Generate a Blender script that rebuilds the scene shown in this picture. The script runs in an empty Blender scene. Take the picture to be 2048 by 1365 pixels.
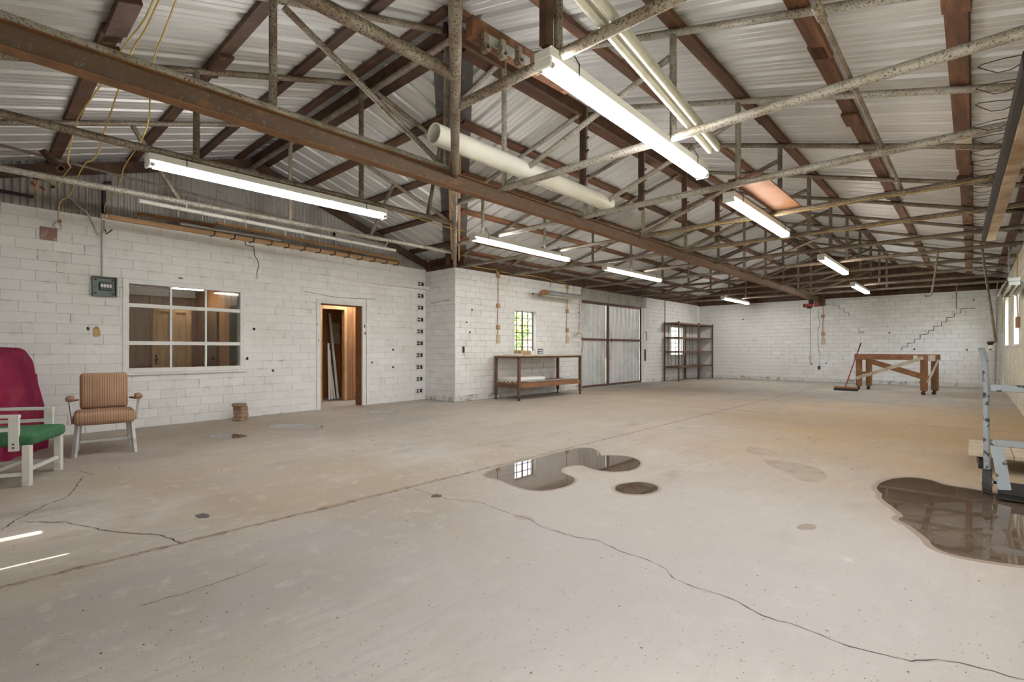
import bpy, bmesh, math, random
from mathutils import Vector, Matrix
R = random.Random(7)
SC = bpy.context.scene
COL = SC.collection
PI = math.pi

# ------------------------------------------------------------------ camera
YAW = math.atan(0.921)
CS, SN = math.cos(YAW), math.sin(YAW)
CAMZ, FPX, HOR = 1.15, 1000.0, 699.0
cam = bpy.data.cameras.new('camera'); camo = bpy.data.objects.new('camera', cam); COL.objects.link(camo)
camo.location = (0, 0, CAMZ); camo.rotation_euler = (PI/2, 0, YAW)
cam.sensor_width = 36; cam.lens = 36*FPX/2048; cam.shift_y = (HOR-682.5)/2048; cam.clip_start = .05; cam.clip_end = 300
SC.camera = camo

# ------------------------------------------------------------------ world, sun, exposure
SC.view_settings.view_transform = 'Standard'; SC.view_settings.look = 'None'
SC.view_settings.gamma = 1; SC.view_settings.use_curve_mapping = False
SC.view_settings.exposure = 1.0
w = bpy.data.worlds.new('sky'); SC.world = w; w.use_nodes = True
wt = w.node_tree; bgn = wt.nodes['Background']
sk = wt.nodes.new('ShaderNodeTexSky'); sk.sky_type = 'NISHITA'; sk.sun_disc = False
sk.sun_elevation = math.radians(50); sk.sun_rotation = math.radians(180); sk.dust_density = 3.0; sk.ozone_density = .6
hs = wt.nodes.new('ShaderNodeHueSaturation'); hs.inputs['Saturation'].default_value = .45
wt.links.new(sk.outputs[0], hs.inputs['Color']); wt.links.new(hs.outputs[0], bgn.inputs['Color'])
bgn.inputs['Strength'].default_value = .8
sl = bpy.data.lights.new('sun', 'SUN'); sl.energy = 5; sl.angle = .01; sl.color = (1, .95, .86)
so = bpy.data.objects.new('sun', sl); COL.objects.link(so)
so.rotation_euler = Vector((-.02, .75, -.9)).to_track_quat('-Z', 'Y').to_euler(); so.location = (0, -8, 12)
SC.cycles.max_bounces = 7; SC.cycles.diffuse_bounces = 4; SC.cycles.glossy_bounces = 4
SC.cycles.transparent_max_bounces = 10; SC.cycles.sample_clamp_indirect = 6
SC.cycles.use_denoising = True; SC.cycles.use_adaptive_sampling = True; SC.cycles.adaptive_threshold = .04; SC.cycles.caustics_reflective = False; SC.cycles.caustics_refractive = False
TUBE_POWER = 30.0

# ------------------------------------------------------------------ where a sight line meets a plane of the place
def ray(px, py):
    t, v = (px-1024)/FPX, (HOR-py)/FPX
    return Vector((t*CS - SN, t*SN + CS, v))
CP = Vector((0, 0, CAMZ))
def at_z(px, py, z=0.): d = ray(px, py); return CP + d*((z-CAMZ)/d.z)
def at_x(px, py, x): d = ray(px, py); return CP + d*(x/d.x)
def at_y(px, py, y): d = ray(px, py); return CP + d*(y/d.y)
def proj(p):
    xr, zd = p[0]*CS + p[1]*SN, -p[0]*SN + p[1]*CS
    if zd < .2: return None
    return (1024+FPX*xr/zd, HOR-FPX*(p[2]-CAMZ)/zd, zd)

# ------------------------------------------------------------------ materials
MATS = {}
def mk(name, base, rough=.6, metal=0., layers=(), bump=None, coord='Object', stretch=(1, 1, 1), rnd=0., spec=.5, rough_noise=None):
    m = bpy.data.materials.new(name); m.use_nodes = True; nt = m.node_tree; N, L = nt.nodes, nt.links
    b = N['Principled BSDF']; b.inputs['Roughness'].default_value = rough; b.inputs['Metallic'].default_value = metal
    b.inputs['Specular IOR Level'].default_value = spec
    if coord == 'Position':
        src = N.new('ShaderNodeNewGeometry').outputs['Position']
    else:
        src = N.new('ShaderNodeTexCoord').outputs['Object']
    mp = N.new('ShaderNodeMapping'); mp.inputs['Scale'].default_value = stretch; L.new(src, mp.inputs['Vector'])
    vec = mp.outputs[0]
    if coord == 'Object':
        oi = N.new('ShaderNodeObjectInfo'); ad = N.new('ShaderNodeVectorMath'); ad.operation = 'ADD'
        sc = N.new('ShaderNodeVectorMath'); sc.operation = 'SCALE'; sc.inputs['Scale'].default_value = 37.
        cx = N.new('ShaderNodeCombineXYZ'); L.new(oi.outputs['Random'], cx.inputs[0]); L.new(oi.outputs['Random'], cx.inputs[1])
        L.new(cx.outputs[0], sc.inputs[0]); L.new(vec, ad.inputs[0]); L.new(sc.outputs[0], ad.inputs[1]); vec = ad.outputs[0]
    rgb = N.new('ShaderNodeRGB'); rgb.outputs[0].default_value = (*base, 1); cur = rgb.outputs[0]
    for ly in layers:
        scale, col, lo, hi = ly[:4]; st = ly[4] if len(ly) > 4 else None; amt = ly[5] if len(ly) > 5 else 1.
        nz = N.new('ShaderNodeTexNoise'); nz.inputs['Scale'].default_value = scale; nz.inputs['Detail'].default_value = 6; nz.inputs['Roughness'].default_value = .62
        v2 = vec
        if st:
            m2 = N.new('ShaderNodeMapping'); m2.inputs['Scale'].default_value = st; m2.inputs['Location'].default_value = (scale*1.7, 3.1, scale*.3); L.new(vec, m2.inputs['Vector']); v2 = m2.outputs[0]
        L.new(v2, nz.inputs['Vector'])
        mr = N.new('ShaderNodeMapRange'); mr.inputs['From Min'].default_value = lo; mr.inputs['From Max'].default_value = hi; mr.inputs['To Max'].default_value = amt
        L.new(nz.outputs['Fac'], mr.inputs['Value'])
        mx = N.new('ShaderNodeMix'); mx.data_type = 'RGBA'; L.new(mr.outputs[0], mx.inputs['Factor']); L.new(cur, mx.inputs['A']); mx.inputs['B'].default_value = (*col, 1); cur = mx.outputs['Result']
    if rnd:
        oi2 = N.new('ShaderNodeObjectInfo'); mr = N.new('ShaderNodeMapRange'); mr.inputs['To Min'].default_value = 1-rnd; mr.inputs['To Max'].default_value = 1+rnd*.6
        L.new(oi2.outputs['Random'], mr.inputs['Value']); vm = N.new('ShaderNodeVectorMath'); vm.operation = 'SCALE'
        L.new(cur, vm.inputs[0]); L.new(mr.outputs[0], vm.inputs['Scale']); cur = vm.outputs[0]
    L.new(cur, b.inputs['Base Color'])
    if rough_noise:
        nz = N.new('ShaderNodeTexNoise'); nz.inputs['Scale'].default_value = rough_noise[0]; L.new(vec, nz.inputs['Vector'])
        mr = N.new('ShaderNodeMapRange'); mr.inputs['From Min'].default_value = .35; mr.inputs['From Max'].default_value = .65
        mr.inputs['To Min'].default_value = rough_noise[1]; mr.inputs['To Max'].default_value = rough_noise[2]; L.new(nz.outputs['Fac'], mr.inputs['Value']); L.new(mr.outputs[0], b.inputs['Roughness'])
    if bump:
        nz = N.new('ShaderNodeTexNoise'); nz.inputs['Scale'].default_value = bump[0]; nz.inputs['Detail'].default_value = 5; L.new(vec, nz.inputs['Vector'])
        bp = N.new('ShaderNodeBump'); bp.inputs['Strength'].default_value = bump[1]; bp.inputs['Distance'].default_value = bump[2] if len(bump) > 2 else .01
        L.new(nz.outputs['Fac'], bp.inputs['Height']); L.new(bp.outputs[0], b.inputs['Normal'])
    MATS[name] = m; return m

mk('white_block', (.82, .82, .805), .62, layers=[(1.1, (.72, .70, .655), .5, .72, None, .7), (5, (.70, .69, .66), .56, .75), (30, (.33, .30, .26), .69, .75)], bump=(45, .35, .006), coord='Position', rnd=.05)
mk('mortar', (.66, .645, .61), .9, layers=[(5, (.20, .18, .16), .55, .66)], bump=(40, .6, .01), coord='Position')
mk('base_coat', (.70, .685, .655), .8, layers=[(5, (.30, .26, .22), .52, .66), (20, (.16, .14, .12), .62, .70)], bump=(20, .8, .012), coord='Position')
mk('yellowed_block', (.74, .70, .58), .65, layers=[(1.5, (.62, .56, .42), .45, .7), (20, (.42, .36, .26), .66, .75)], bump=(40, .4, .006), coord='Position', rnd=.05)
mk('roof_metal', (.70, .70, .69), .45, .45, layers=[(.8, (.60, .585, .565), .5, .7, None, .8)], coord='Position', rnd=.10)
mk('flashing', (.11, .105, .10), .6, .4, layers=[(5, (.17, .155, .14), .45, .7)], coord='Position')
mk('gable_metal', (.47, .455, .425), .55, .45, layers=[(1.6, (.32, .29, .25), .48, .68, (1, 1, .4)), (6, (.24, .18, .13), .62, .75)], coord='Position')
mk('dark_wood', (.075, .038, .023), .7, layers=[(3, (.135, .068, .036), .45, .65), (14, (.035, .02, .015), .55, .72)], bump=(18, .4, .006), stretch=(2.2, 2.2, 2.2), rnd=.3)
mk('purlin_wood', (.125, .055, .028), .7, layers=[(2.5, (.24, .11, .05), .45, .62), (10, (.05, .024, .016), .54, .68)], bump=(18, .4, .006), coord='Object', stretch=(.6, 5, 5), rnd=.4)
mk('new_wood', (.60, .38, .19), .6, layers=[(4, (.48, .27, .12), .42, .65)], bump=(20, .2, .004), stretch=(1, 1, 1), rnd=.15)
mk('brown_wood', (.235, .105, .045), .6, layers=[(3, (.33, .16, .07), .42, .64), (12, (.12, .055, .028), .58, .74)], bump=(18, .3, .005), stretch=(1.5, 1.5, 1.5), rnd=.15)
mk('bare_wood', (.62, .55, .44), .7, layers=[(5, (.47, .39, .29), .45, .65)])
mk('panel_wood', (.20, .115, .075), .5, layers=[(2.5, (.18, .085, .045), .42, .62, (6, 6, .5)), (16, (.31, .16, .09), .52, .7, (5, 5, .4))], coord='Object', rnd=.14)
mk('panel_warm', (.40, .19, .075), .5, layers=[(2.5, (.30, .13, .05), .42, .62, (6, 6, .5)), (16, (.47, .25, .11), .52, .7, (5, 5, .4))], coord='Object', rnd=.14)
mk('pale_door', (.74, .50, .28), .5, layers=[(3, (.58, .36, .18), .4, .65, (6, 6, .6))])
mk('pipe_rust', (.33, .29, .23), .55, .35, layers=[(4, (.20, .145, .10), .45, .62), (70, (.085, .055, .038), .53, .60), (30, (.16, .10, .065), .58, .66), (130, (.50, .47, .41), .60, .66)], bump=(60, .25, .003), rnd=.12)
mk('pipe_pale', (.47, .445, .39), .55, .3, layers=[(4, (.31, .265, .20), .47, .64), (75, (.11, .075, .05), .55, .61), (28, (.20, .13, .085), .61, .68), (130, (.62, .60, .55), .60, .66)], bump=(60, .25, .003), rnd=.08)
mk('pipe_dark', (.20, .16, .125), .6, .35, layers=[(6, (.29, .23, .17), .45, .62), (30, (.075, .05, .035), .56, .68)], bump=(60, .2, .003), rnd=.2)
mk('beam_rust', (.165, .115, .082), .65, .35, layers=[(3, (.15, .095, .060), .42, .62), (35, (.31, .27, .225), .58, .74), (8, (.27, .145, .07), .58, .72)], bump=(50, .2, .003))
mk('beam_edge', (.26, .13, .055), .65, .3, layers=[(6, (.18, .095, .05), .45, .65)])
mk('rust_steel', (.135, .072, .050), .6, .3, layers=[(8, (.20, .105, .065), .45, .65), (40, (.07, .042, .032), .58, .7)], rnd=.1)
mk('black_iron', (.035, .031, .029), .5, .4, layers=[(20, (.09, .055, .04), .6, .75)])
mk('white_enamel', (.80, .80, .785), .35, 0)
mk('aged_enamel', (.62, .60, .51), .45, 0, layers=[(5, (.48, .45, .36), .5, .7)])
mk('pvc', (.74, .73, .65), .38, 0, layers=[(2, (.68, .66, .55), .45, .65)])
mk('white_pipe', (.68, .67, .60), .5, 0, layers=[(12, (.42, .37, .29), .58, .7)])
mk('white_paint', (.78, .785, .76), .5, 0, layers=[(6, (.70, .70, .67), .5, .7), (30, (.38, .36, .33), .68, .74)], coord='Position')
mk('galv', (.50, .51, .50), .4, .6, layers=[(8, (.42, .42, .40), .45, .65)])
mk('grey_paint', (.33, .375, .41), .45, .1, layers=[(6, (.28, .32, .35), .4, .7), (11, (.055, .05, .048), .555, .575)], bump=(20, .2, .003))
mk('door_metal', (.74, .755, .75), .42, .25, layers=[(1.5, (.54, .56, .55), .45, .65), (12, (.66, .68, .68), .55, .72)], coord='Position')
mk('concrete_beam', (.40, .395, .36), .85, layers=[(4, (.27, .255, .22), .45, .65), (18, (.12, .105, .09), .60, .70)], bump=(18, .6, .01), coord='Position')
mk('rubber', (.055, .052, .05), .75)
mk('worn_plank', (.42, .31, .21), .7, layers=[(3, (.26, .16, .095), .45, .62), (1.2, (.55, .47, .37), .5, .65)])
mk('joint_dirt', (.33, .26, .195), .95, layers=[(12, (.20, .145, .105), .5, .62), (40, (.46, .39, .33), .56, .66)], bump=(60, .35, .004), coord='Position')
mk('black_plastic', (.02, .02, .02), .45)
mk('red_paint', (.32, .045, .04), .45, 0, layers=[(10, (.18, .03, .03), .5, .7)])
mk('tan_plastic', (.58, .47, .33), .5)
mk('brown_box', (.38, .22, .115), .6, 0, layers=[(14, (.27, .15, .08), .5, .7)])
mk('yellow_cable', (.62, .43, .10), .5)
mk('grey_cable', (.46, .43, .37), .5)
mk('orange_cable', (.42, .22, .10), .5)
mk('brick', (.40, .275, .185), .85, layers=[(9, (.30, .195, .13), .45, .65), (40, (.52, .42, .33), .6, .7)], bump=(50, .5, .006), rnd=.2)
mk('maroon_cloth', (.245, .018, .055), .92, 0, layers=[(3, (.33, .05, .085), .45, .7), (1.2, (.16, .012, .05), .48, .65)], bump=(75, .5, .01), spec=.2)
mk('green_cloth', (.055, .165, .080), .95, 0, layers=[(6, (.085, .21, .105), .45, .65), (22, (.40, .42, .20), .66, .74)], bump=(90, .6, .008), spec=.2)
mk('chair_white', (.74, .73, .68), .5, 0, layers=[(10, (.60, .57, .50), .55, .7), (40, (.22, .17, .13), .67, .73)])
mk('chair_metal', (.60, .62, .61), .4, .3, layers=[(10, (.42, .42, .40), .55, .7)])
mk('arm_pad', (.36, .21, .13), .55, 0, layers=[(12, (.24, .12, .075), .5, .65)])
mk('paper', (.82, .81, .78), .8)
mk('card', (.45, .32, .19), .8, layers=[(9, (.35, .24, .14), .5, .7)])
mk('plaster', (.76, .73, .70), .9)
mk('dark_hole', (.03, .028, .026), .9)
mk('panel_green', (.14, .175, .155), .5, .2, layers=[(10, (.09, .11, .10), .45, .65)])
mk('tan_patch', (.52, .36, .16), .8, layers=[(20, (.36, .22, .08), .5, .65)])
mk('damp', (.31, .25, .20), .5, 0, layers=[(8, (.27, .215, .17), .4, .65)], coord='Position')
mk('drying', (.40, .34, .28), .7, 0, layers=[(5, (.34, .28, .225), .45, .65), (30, (.28, .22, .17), .6, .7)], coord='Position')
mk('crack_dark', (.105, .082, .065), .95)
mk('debris', (.17, .115, .075), .9, rnd=.3)
mk('grass', (.34, .31, .25), .95, layers=[(.3, (.30, .33, .18), .45, .6)], coord='Position')
mk('mortar_dark', (.50, .485, .455), .9, layers=[(5, (.17, .15, .13), .48, .62)], bump=(40, .6, .01), coord='Position')
mk('leaf', (.16, .30, .045), .7, layers=[(3, (.28, .42, .10), .4, .65)])
mk('bark', (.13, .10, .075), .9)
mk('red_plate', (.30, .16, .13), .7, 0, layers=[(9, (.45, .40, .36), .5, .62)])
mk('tar', (.075, .06, .05), .6)

def striped():
    m = bpy.data.materials.new('striped_cloth'); m.use_nodes = True; nt = m.node_tree; N, L = nt.nodes, nt.links; b = N['Principled BSDF']
    tc = N.new('ShaderNodeTexCoord'); sx = N.new('ShaderNodeSeparateXYZ'); L.new(tc.outputs['Object'], sx.inputs[0])
    mu = N.new('ShaderNodeMath'); mu.operation = 'MULTIPLY'; mu.inputs[1].default_value = 46.; L.new(sx.outputs['Y'], mu.inputs[0])
    fr = N.new('ShaderNodeMath'); fr.operation = 'FRACT'; L.new(mu.outputs[0], fr.inputs[0])
    cr = N.new('ShaderNodeValToRGB'); cr.color_ramp.interpolation = 'CONSTANT'
    e = cr.color_ramp.elements; e[0].position = 0; e[0].color = (.155, .085, .05, 1); e[1].position = .22; e[1].color = (.43, .265, .165, 1)
    e2 = e.new(.62); e2.color = (.36, .215, .13, 1); e3 = e.new(.80); e3.color = (.45, .285, .18, 1)
    L.new(fr.outputs[0], cr.inputs[0])
    nz = N.new('ShaderNodeTexNoise'); nz.inputs['Scale'].default_value = 7; L.new(tc.outputs['Object'], nz.inputs['Vector'])
    mr = N.new('ShaderNodeMapRange'); mr.inputs['To Min'].default_value = .8; mr.inputs['To Max'].default_value = 1.2; L.new(nz.outputs[0], mr.inputs[0])
    vm = N.new('ShaderNodeVectorMath'); vm.operation = 'SCALE'; L.new(cr.outputs[0], vm.inputs[0]); L.new(mr.outputs[0], vm.inputs['Scale'])
    L.new(vm.outputs[0], b.inputs['Base Color']); b.inputs['Roughness'].default_value = .85
    MATS['striped_cloth'] = m
striped()
def glass(name, tint=(.93, .95, .94), ior=1.45, dirt=0.):
    m = bpy.data.materials.new(name); m.use_nodes = True; nt = m.node_tree; N, L = nt.nodes, nt.links
    N.remove(N['Principled BSDF']); out = N['Material Output']
    tr = N.new('ShaderNodeBsdfTransparent'); tr.inputs[0].default_value = (*tint, 1)
    gl = N.new('ShaderNodeBsdfGlossy'); gl.inputs['Roughness'].default_value = .03
    lw = N.new('ShaderNodeLayerWeight'); lw.inputs[0].default_value = .5
    pw = N.new('ShaderNodeMath'); pw.operation = 'POWER'; pw.inputs[1].default_value = 4.; L.new(lw.outputs['Facing'], pw.inputs[0])
    fr = N.new('ShaderNodeMath'); fr.operation = 'MULTIPLY_ADD'; fr.inputs[1].default_value = .9; fr.inputs[2].default_value = .04; L.new(pw.outputs[0], fr.inputs[0])
    mx = N.new('ShaderNodeMixShader'); L.new(fr.outputs[0], mx.inputs[0]); L.new(tr.outputs[0], mx.inputs[1]); L.new(gl.outputs[0], mx.inputs[2])
    last = mx
    if dirt:
        df = N.new('ShaderNodeBsdfTranslucent'); df.inputs[0].default_value = (.8, .8, .78, 1)
        m2 = N.new('ShaderNodeMixShader'); m2.inputs[0].default_value = dirt; L.new(mx.outputs[0], m2.inputs[1]); L.new(df.outputs[0], m2.inputs[2]); last = m2
    L.new(last.outputs[0], out.inputs[0]); MATS[name] = m
glass('glass'); glass('dusty_glass', dirt=.25)
def emit(name, col, strength):
    m = bpy.data.materials.new(name); m.use_nodes = True; b = m.node_tree.nodes['Principled BSDF']
    b.inputs['Base Color'].default_value = (*col, 1); b.inputs['Emission Color'].default_value = (*col, 1); b.inputs['Emission Strength'].default_value = strength
    MATS[name] = m
emit('tube_cool', (1., .985, .96), TUBE_POWER); emit('tube_warm', (1., .90, .80), TUBE_POWER*.8); emit('tube_off', (.9, .88, .82), 0.)
emit('tube_office', (1., .95, .88), TUBE_POWER*.7)
def water():
    m = bpy.data.materials.new('puddle_water'); m.use_nodes = True; nt = m.node_tree; N, L = nt.nodes, nt.links; b = N['Principled BSDF']
    b.inputs['Base Color'].default_value = (.115, .088, .066, 1); b.inputs['Roughness'].default_value = .02; b.inputs['IOR'].default_value = 1.5
    g = N.new('ShaderNodeNewGeometry'); nz = N.new('ShaderNodeTexNoise'); nz.inputs['Scale'].default_value = 5; L.new(g.outputs['Position'], nz.inputs['Vector'])
    mx = N.new('ShaderNodeMix'); mx.data_type = 'RGBA'; mx.inputs['A'].default_value = (.115, .082, .060, 1); mx.inputs['B'].default_value = (.16, .12, .09, 1)
    mr = N.new('ShaderNodeMapRange'); mr.inputs['From Min'].default_value = .4; mr.inputs['From Max'].default_value = .7; L.new(nz.outputs[0], mr.inputs[0]); L.new(mr.outputs[0], mx.inputs['Factor'])
    L.new(mx.outputs['Result'], b.inputs['Base Color']); MATS['puddle_water'] = m
water()
def floor_mat():
    m = mk('concrete', (.45, .405, .35), .6, layers=[
        (.22, (.41, .325, .235), .47, .60, None, .85), (.5, (.51, .475, .435), .5, .66), (.8, (.37, .345, .32), .52, .64, (1, .35, 1), .85),
        (2.6, (.36, .305, .25), .56, .68, (1, .4, 1), .8), (7, (.57, .53, .485), .55, .68, None, .6), (4, (.40, .36, .32), .50, .60, (6, .6, 1), .5), (22, (.30, .25, .20), .62, .72, None, .8), (55, (.25, .20, .16), .66, .72, None, .8), (120, (.43, .39, .35), .52, .70, None, .6)],
        bump=(28, .25, .006), coord='Position', rough_noise=(1.3, .66, .88), spec=.35)
    # mixed light's warm cast painted ochre into the right-hand bay; paler patch beside camera
    nt = m.node_tree; N, L = nt.nodes, nt.links; b = N['Principled BSDF']; cur = b.inputs['Base Color'].links[0].from_socket
    g = N.new('ShaderNodeNewGeometry')
    def patch(cx, cy, rx, ry, col, amt, cur, nscale):
        sb = N.new('ShaderNodeVectorMath'); sb.operation = 'SUBTRACT'; sb.inputs[1].default_value = (cx, cy, 0); L.new(g.outputs['Position'], sb.inputs[0])
        dv = N.new('ShaderNodeVectorMath'); dv.operation = 'MULTIPLY'; dv.inputs[1].default_value = (1/rx, 1/ry, 0); L.new(sb.outputs[0], dv.inputs[0])
        ln = N.new('ShaderNodeVectorMath'); ln.operation = 'LENGTH'; L.new(dv.outputs[0], ln.inputs[0])
        nz = N.new('ShaderNodeTexNoise'); nz.inputs['Scale'].default_value = nscale; nz.inputs['Detail'].default_value = 6; L.new(g.outputs['Position'], nz.inputs['Vector'])
        ad = N.new('ShaderNodeMath'); ad.operation = 'MULTIPLY_ADD'; ad.inputs[1].default_value = 1.6; L.new(nz.outputs[0], ad.inputs[0]); L.new(ln.outputs['Value'], ad.inputs[2])
        mr = N.new('ShaderNodeMapRange'); mr.inputs['From Min'].default_value = 1.15; mr.inputs['From Max'].default_value = 1.95; mr.inputs['To Min'].default_value = amt; mr.inputs['To Max'].default_value = 0; L.new(ad.outputs[0], mr.inputs[0])
        mx = N.new('ShaderNodeMix'); mx.data_type = 'RGBA'; L.new(mr.outputs[0], mx.inputs['Factor']); L.new(cur, mx.inputs['A']); mx.inputs['B'].default_value = (*col, 1)
        return mx.outputs['Result']
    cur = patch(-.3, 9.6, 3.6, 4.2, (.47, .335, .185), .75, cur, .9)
    cur = patch(-6.0, 11., 3., 5., (.47, .375, .275), .5, cur, .7)
    cur = patch(-.9, 2.6, 2.4, 2.6, (.485, .455, .43), .6, cur, .8)
    cur = patch(-7.6, 1.8, 1.6, 3., (.36, .29, .225), .55, cur, .9)
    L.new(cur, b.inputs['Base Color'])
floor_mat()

# ------------------------------------------------------------------ mesh building
WM = {}
def linked(o, parent=None, M=None):
    COL.objects.link(o); W = M or Matrix.Identity(4)
    WM[o.name] = W
    if parent is not None:
        o.parent = parent; o.matrix_local = WM[parent.name].inverted() @ W
    else: o.matrix_world = W
    return o
def tag(o, label=None, cat=None, group=None, kind=None):
    if label: o['label'] = label
    if cat: o['category'] = cat
    if group: o['group'] = group
    if kind: o['kind'] = kind
    return o
def thing(name, loc, label, cat, group=None, rz=0., kind=None):
    o = bpy.data.objects.new(name, None); o.empty_display_size = .1
    linked(o, None, Matrix.Translation(loc) @ Matrix.Rotation(rz, 4, 'Z')); return tag(o, label, cat, group, kind)
def rot_to(d, up=(0, 0, 1)):
    d = Vector(d).normalized(); u = Vector(up)
    if abs(d.dot(u)) > .999: u = Vector((1, 0, 0))
    x = d; y = u.cross(x).normalized(); z = x.cross(y)
    return Matrix((x, y, z)).transposed().to_4x4()
class MB:
    def __init__(s, M=None): s.v = []; s.f = []; s.M = M; s.sm = []
    def add(s, vs, fs, smooth=False, M=None):
        n = len(s.v); T = M
        if s.M is not None: T = s.M @ M if M is not None else s.M
        for p in vs:
            p = Vector(p); s.v.append(T @ p if T is not None else p)
        for f in fs: s.f.append([i+n for i in f]); s.sm.append(smooth)
        return s
    def box(s, x0, x1, y0, y1, z0, z1, M=None):
        vs = [(x, y, z) for z in (z0, z1) for y in (y0, y1) for x in (x0, x1)]
        return s.add(vs, [(0, 2, 3, 1), (4, 5, 7, 6), (0, 1, 5, 4), (2, 6, 7, 3), (0, 4, 6, 2), (1, 3, 7, 5)], M=M)
    def cbox(s, x0, x1, y0, y1, z0, z1, c, M=None):            # chamfered box
        bm = bmesh.new(); bmesh.ops.create_cube(bm, size=1)
        for v in bm.verts: v.co = Vector(((x0+x1)/2+v.co.x*(x1-x0), (y0+y1)/2+v.co.y*(y1-y0), (z0+z1)/2+v.co.z*(z1-z0)))
        bmesh.ops.bevel(bm, geom=bm.edges[:], offset=c, segments=2 if c > .012 else 1, profile=.5, affect='EDGES')
        bm.verts.index_update(); s.add([v.co.copy() for v in bm.verts], [[v.index for v in f.verts] for f in bm.faces], smooth=c > .02, M=M); bm.free(); return s
    def bar(s, p, q, wd, ht, up=(0, 0, 1), c=0):               # beam from p to q, wd across, ht along up
        p, q = Vector(p), Vector(q); M = Matrix.Translation(p) @ rot_to(q-p, up); l = (q-p).length
        return s.cbox(0, l, -wd/2, wd/2, -ht/2, ht/2, c, M) if c else s.box(0, l, -wd/2, wd/2, -ht/2, ht/2, M)
    def tube(s, pts, r, n=8, cap=True, r1=None):
        pts = [Vector(p) for p in pts]; k = len(pts); rings = []; pu = None
        for i, p in enumerate(pts):
            d = (pts[min(i+1, k-1)]-pts[max(i-1, 0)]).normalized()
            if pu is None:
                u = Vector((0, 0, 1)) if abs(d.z) < .9 else Vector((1, 0, 0)); a = d.cross(u).normalized()
            else: a = (pu - d*pu.dot(d)).normalized()
            pu = a; b = d.cross(a); rr = r + ((r1-r)*i/(k-1) if r1 is not None else 0)
            rings.append([p+a*rr*math.cos(2*PI*j/n)+b*rr*math.sin(2*PI*j/n) for j in range(n)])
        vs = [v for g in rings for v in g]
        fs = [(i*n+j, i*n+(j+1) % n, (i+1)*n+(j+1) % n, (i+1)*n+j) for i in range(k-1) for j in range(n)]
        s.add(vs, [f[::-1] for f in fs], smooth=True)
        if cap: s.add(rings[0], [list(range(n))]); s.add(rings[-1], [list(range(n))[::-1]])
        return s
    def cyl(s, p, q, r, n=10, r1=None): return s.tube([p, q], r, n, True, r1)
    def pipe(s, p, q, ro, ri, n=20):                            # hollow
        p, q = Vector(p), Vector(q); M = Matrix.Translation(p) @ rot_to(q-p); l = (q-p).length
        c = [(math.cos(2*PI*j/n), math.sin(2*PI*j/n)) for j in range(n)]
        for (ra, rb, xa, xb, sm) in ((ro, ro, 0, l, 1), (ri, ri, l, 0, 1), (ri, ro, 0, 0, 0), (ro, ri, l, l, 0)):
            vs = [(xa, ra*y, ra*z) for y, z in c]+[(xb, rb*y, rb*z) for y, z in c]
            s.add(vs, [(j, (j+1) % n, n+(j+1) % n, n+j)[::-1] for j in range(n)], smooth=bool(sm), M=M)
        return s
    def prism(s, poly, z0, z1, M=None):
        n = len(poly); vs = [(x, y, z0) for x, y in poly]+[(x, y, z1) for x, y in poly]
        return s.add(vs, [list(range(n))[::-1], list(range(n, 2*n))]+[(i, (i+1) % n, n+(i+1) % n, n+i) for i in range(n)], M=M)
    def ball(s, c, r, n=10, m=7, sc=(1, 1, 1)):
        vs = [(c[0], c[1], c[2]+r*sc[2])]; fs = []
        for i in range(1, m):
            a = PI*i/m
            vs += [(c[0]+r*sc[0]*math.sin(a)*math.cos(2*PI*j/n), c[1]+r*sc[1]*math.sin(a)*math.sin(2*PI*j/n), c[2]+r*sc[2]*math.cos(a)) for j in range(n)]
        vs.append((c[0], c[1], c[2]-r*sc[2])); l = len(vs)-1
        for j in range(n):
            fs.append((0, 1+j, 1+(j+1) % n)); fs.append((l, 1+(m-2)*n+(j+1) % n, 1+(m-2)*n+j))
            for i in range(m-2): a = 1+i*n; fs.append((a+j, a+n+j, a+n+(j+1) % n, a+(j+1) % n))
        return s.add(vs, fs, smooth=True)
    def mesh(s, name, mat, Minv=None):
        me = bpy.data.meshes.new(name)
        me.from_pydata([tuple(Minv @ v) if Minv is not None else tuple(v) for v in s.v], [], s.f)
        me.polygons.foreach_set('use_smooth', s.sm); me.materials.append(MATS[mat]); me.update(); return me
    def build(s, name, mat, parent=None, M=None, label=None, cat=None, group=None, kind=None):
        if parent is not None: W = WM[parent.name]
        elif M is not None: W = M
        else:
            xs = [v.x for v in s.v]; ys = [v.y for v in s.v]; zs = [v.z for v in s.v]
            W = Matrix.Translation(((min(xs)+max(xs))/2, (min(ys)+max(ys))/2, min(zs)))
        o = bpy.data.objects.new(name, s.mesh(name, mat, W.inverted())); linked(o, parent, W)
        return tag(o, label, cat, group, kind)
def inst(name, me, parent, W):
    return linked(bpy.data.objects.new(name, me), parent, W)
def copy_tree(o, W, label=None):                                # thing + parts + sub-parts
    def rec(src, par, Wn):
        c = src.copy(); COL.objects.link(c); WM[c.name] = Wn
        if par is not None: c.parent = par; c.matrix_local = WM[par.name].inverted() @ Wn
        else: c.matrix_world = Wn
        for ch in list(src.children): rec(ch, c, Wn @ WM[src.name].inverted() @ WM[ch.name])
        return c
    c = rec(o, None, W)
    if label: c['label'] = label
    return c

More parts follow.
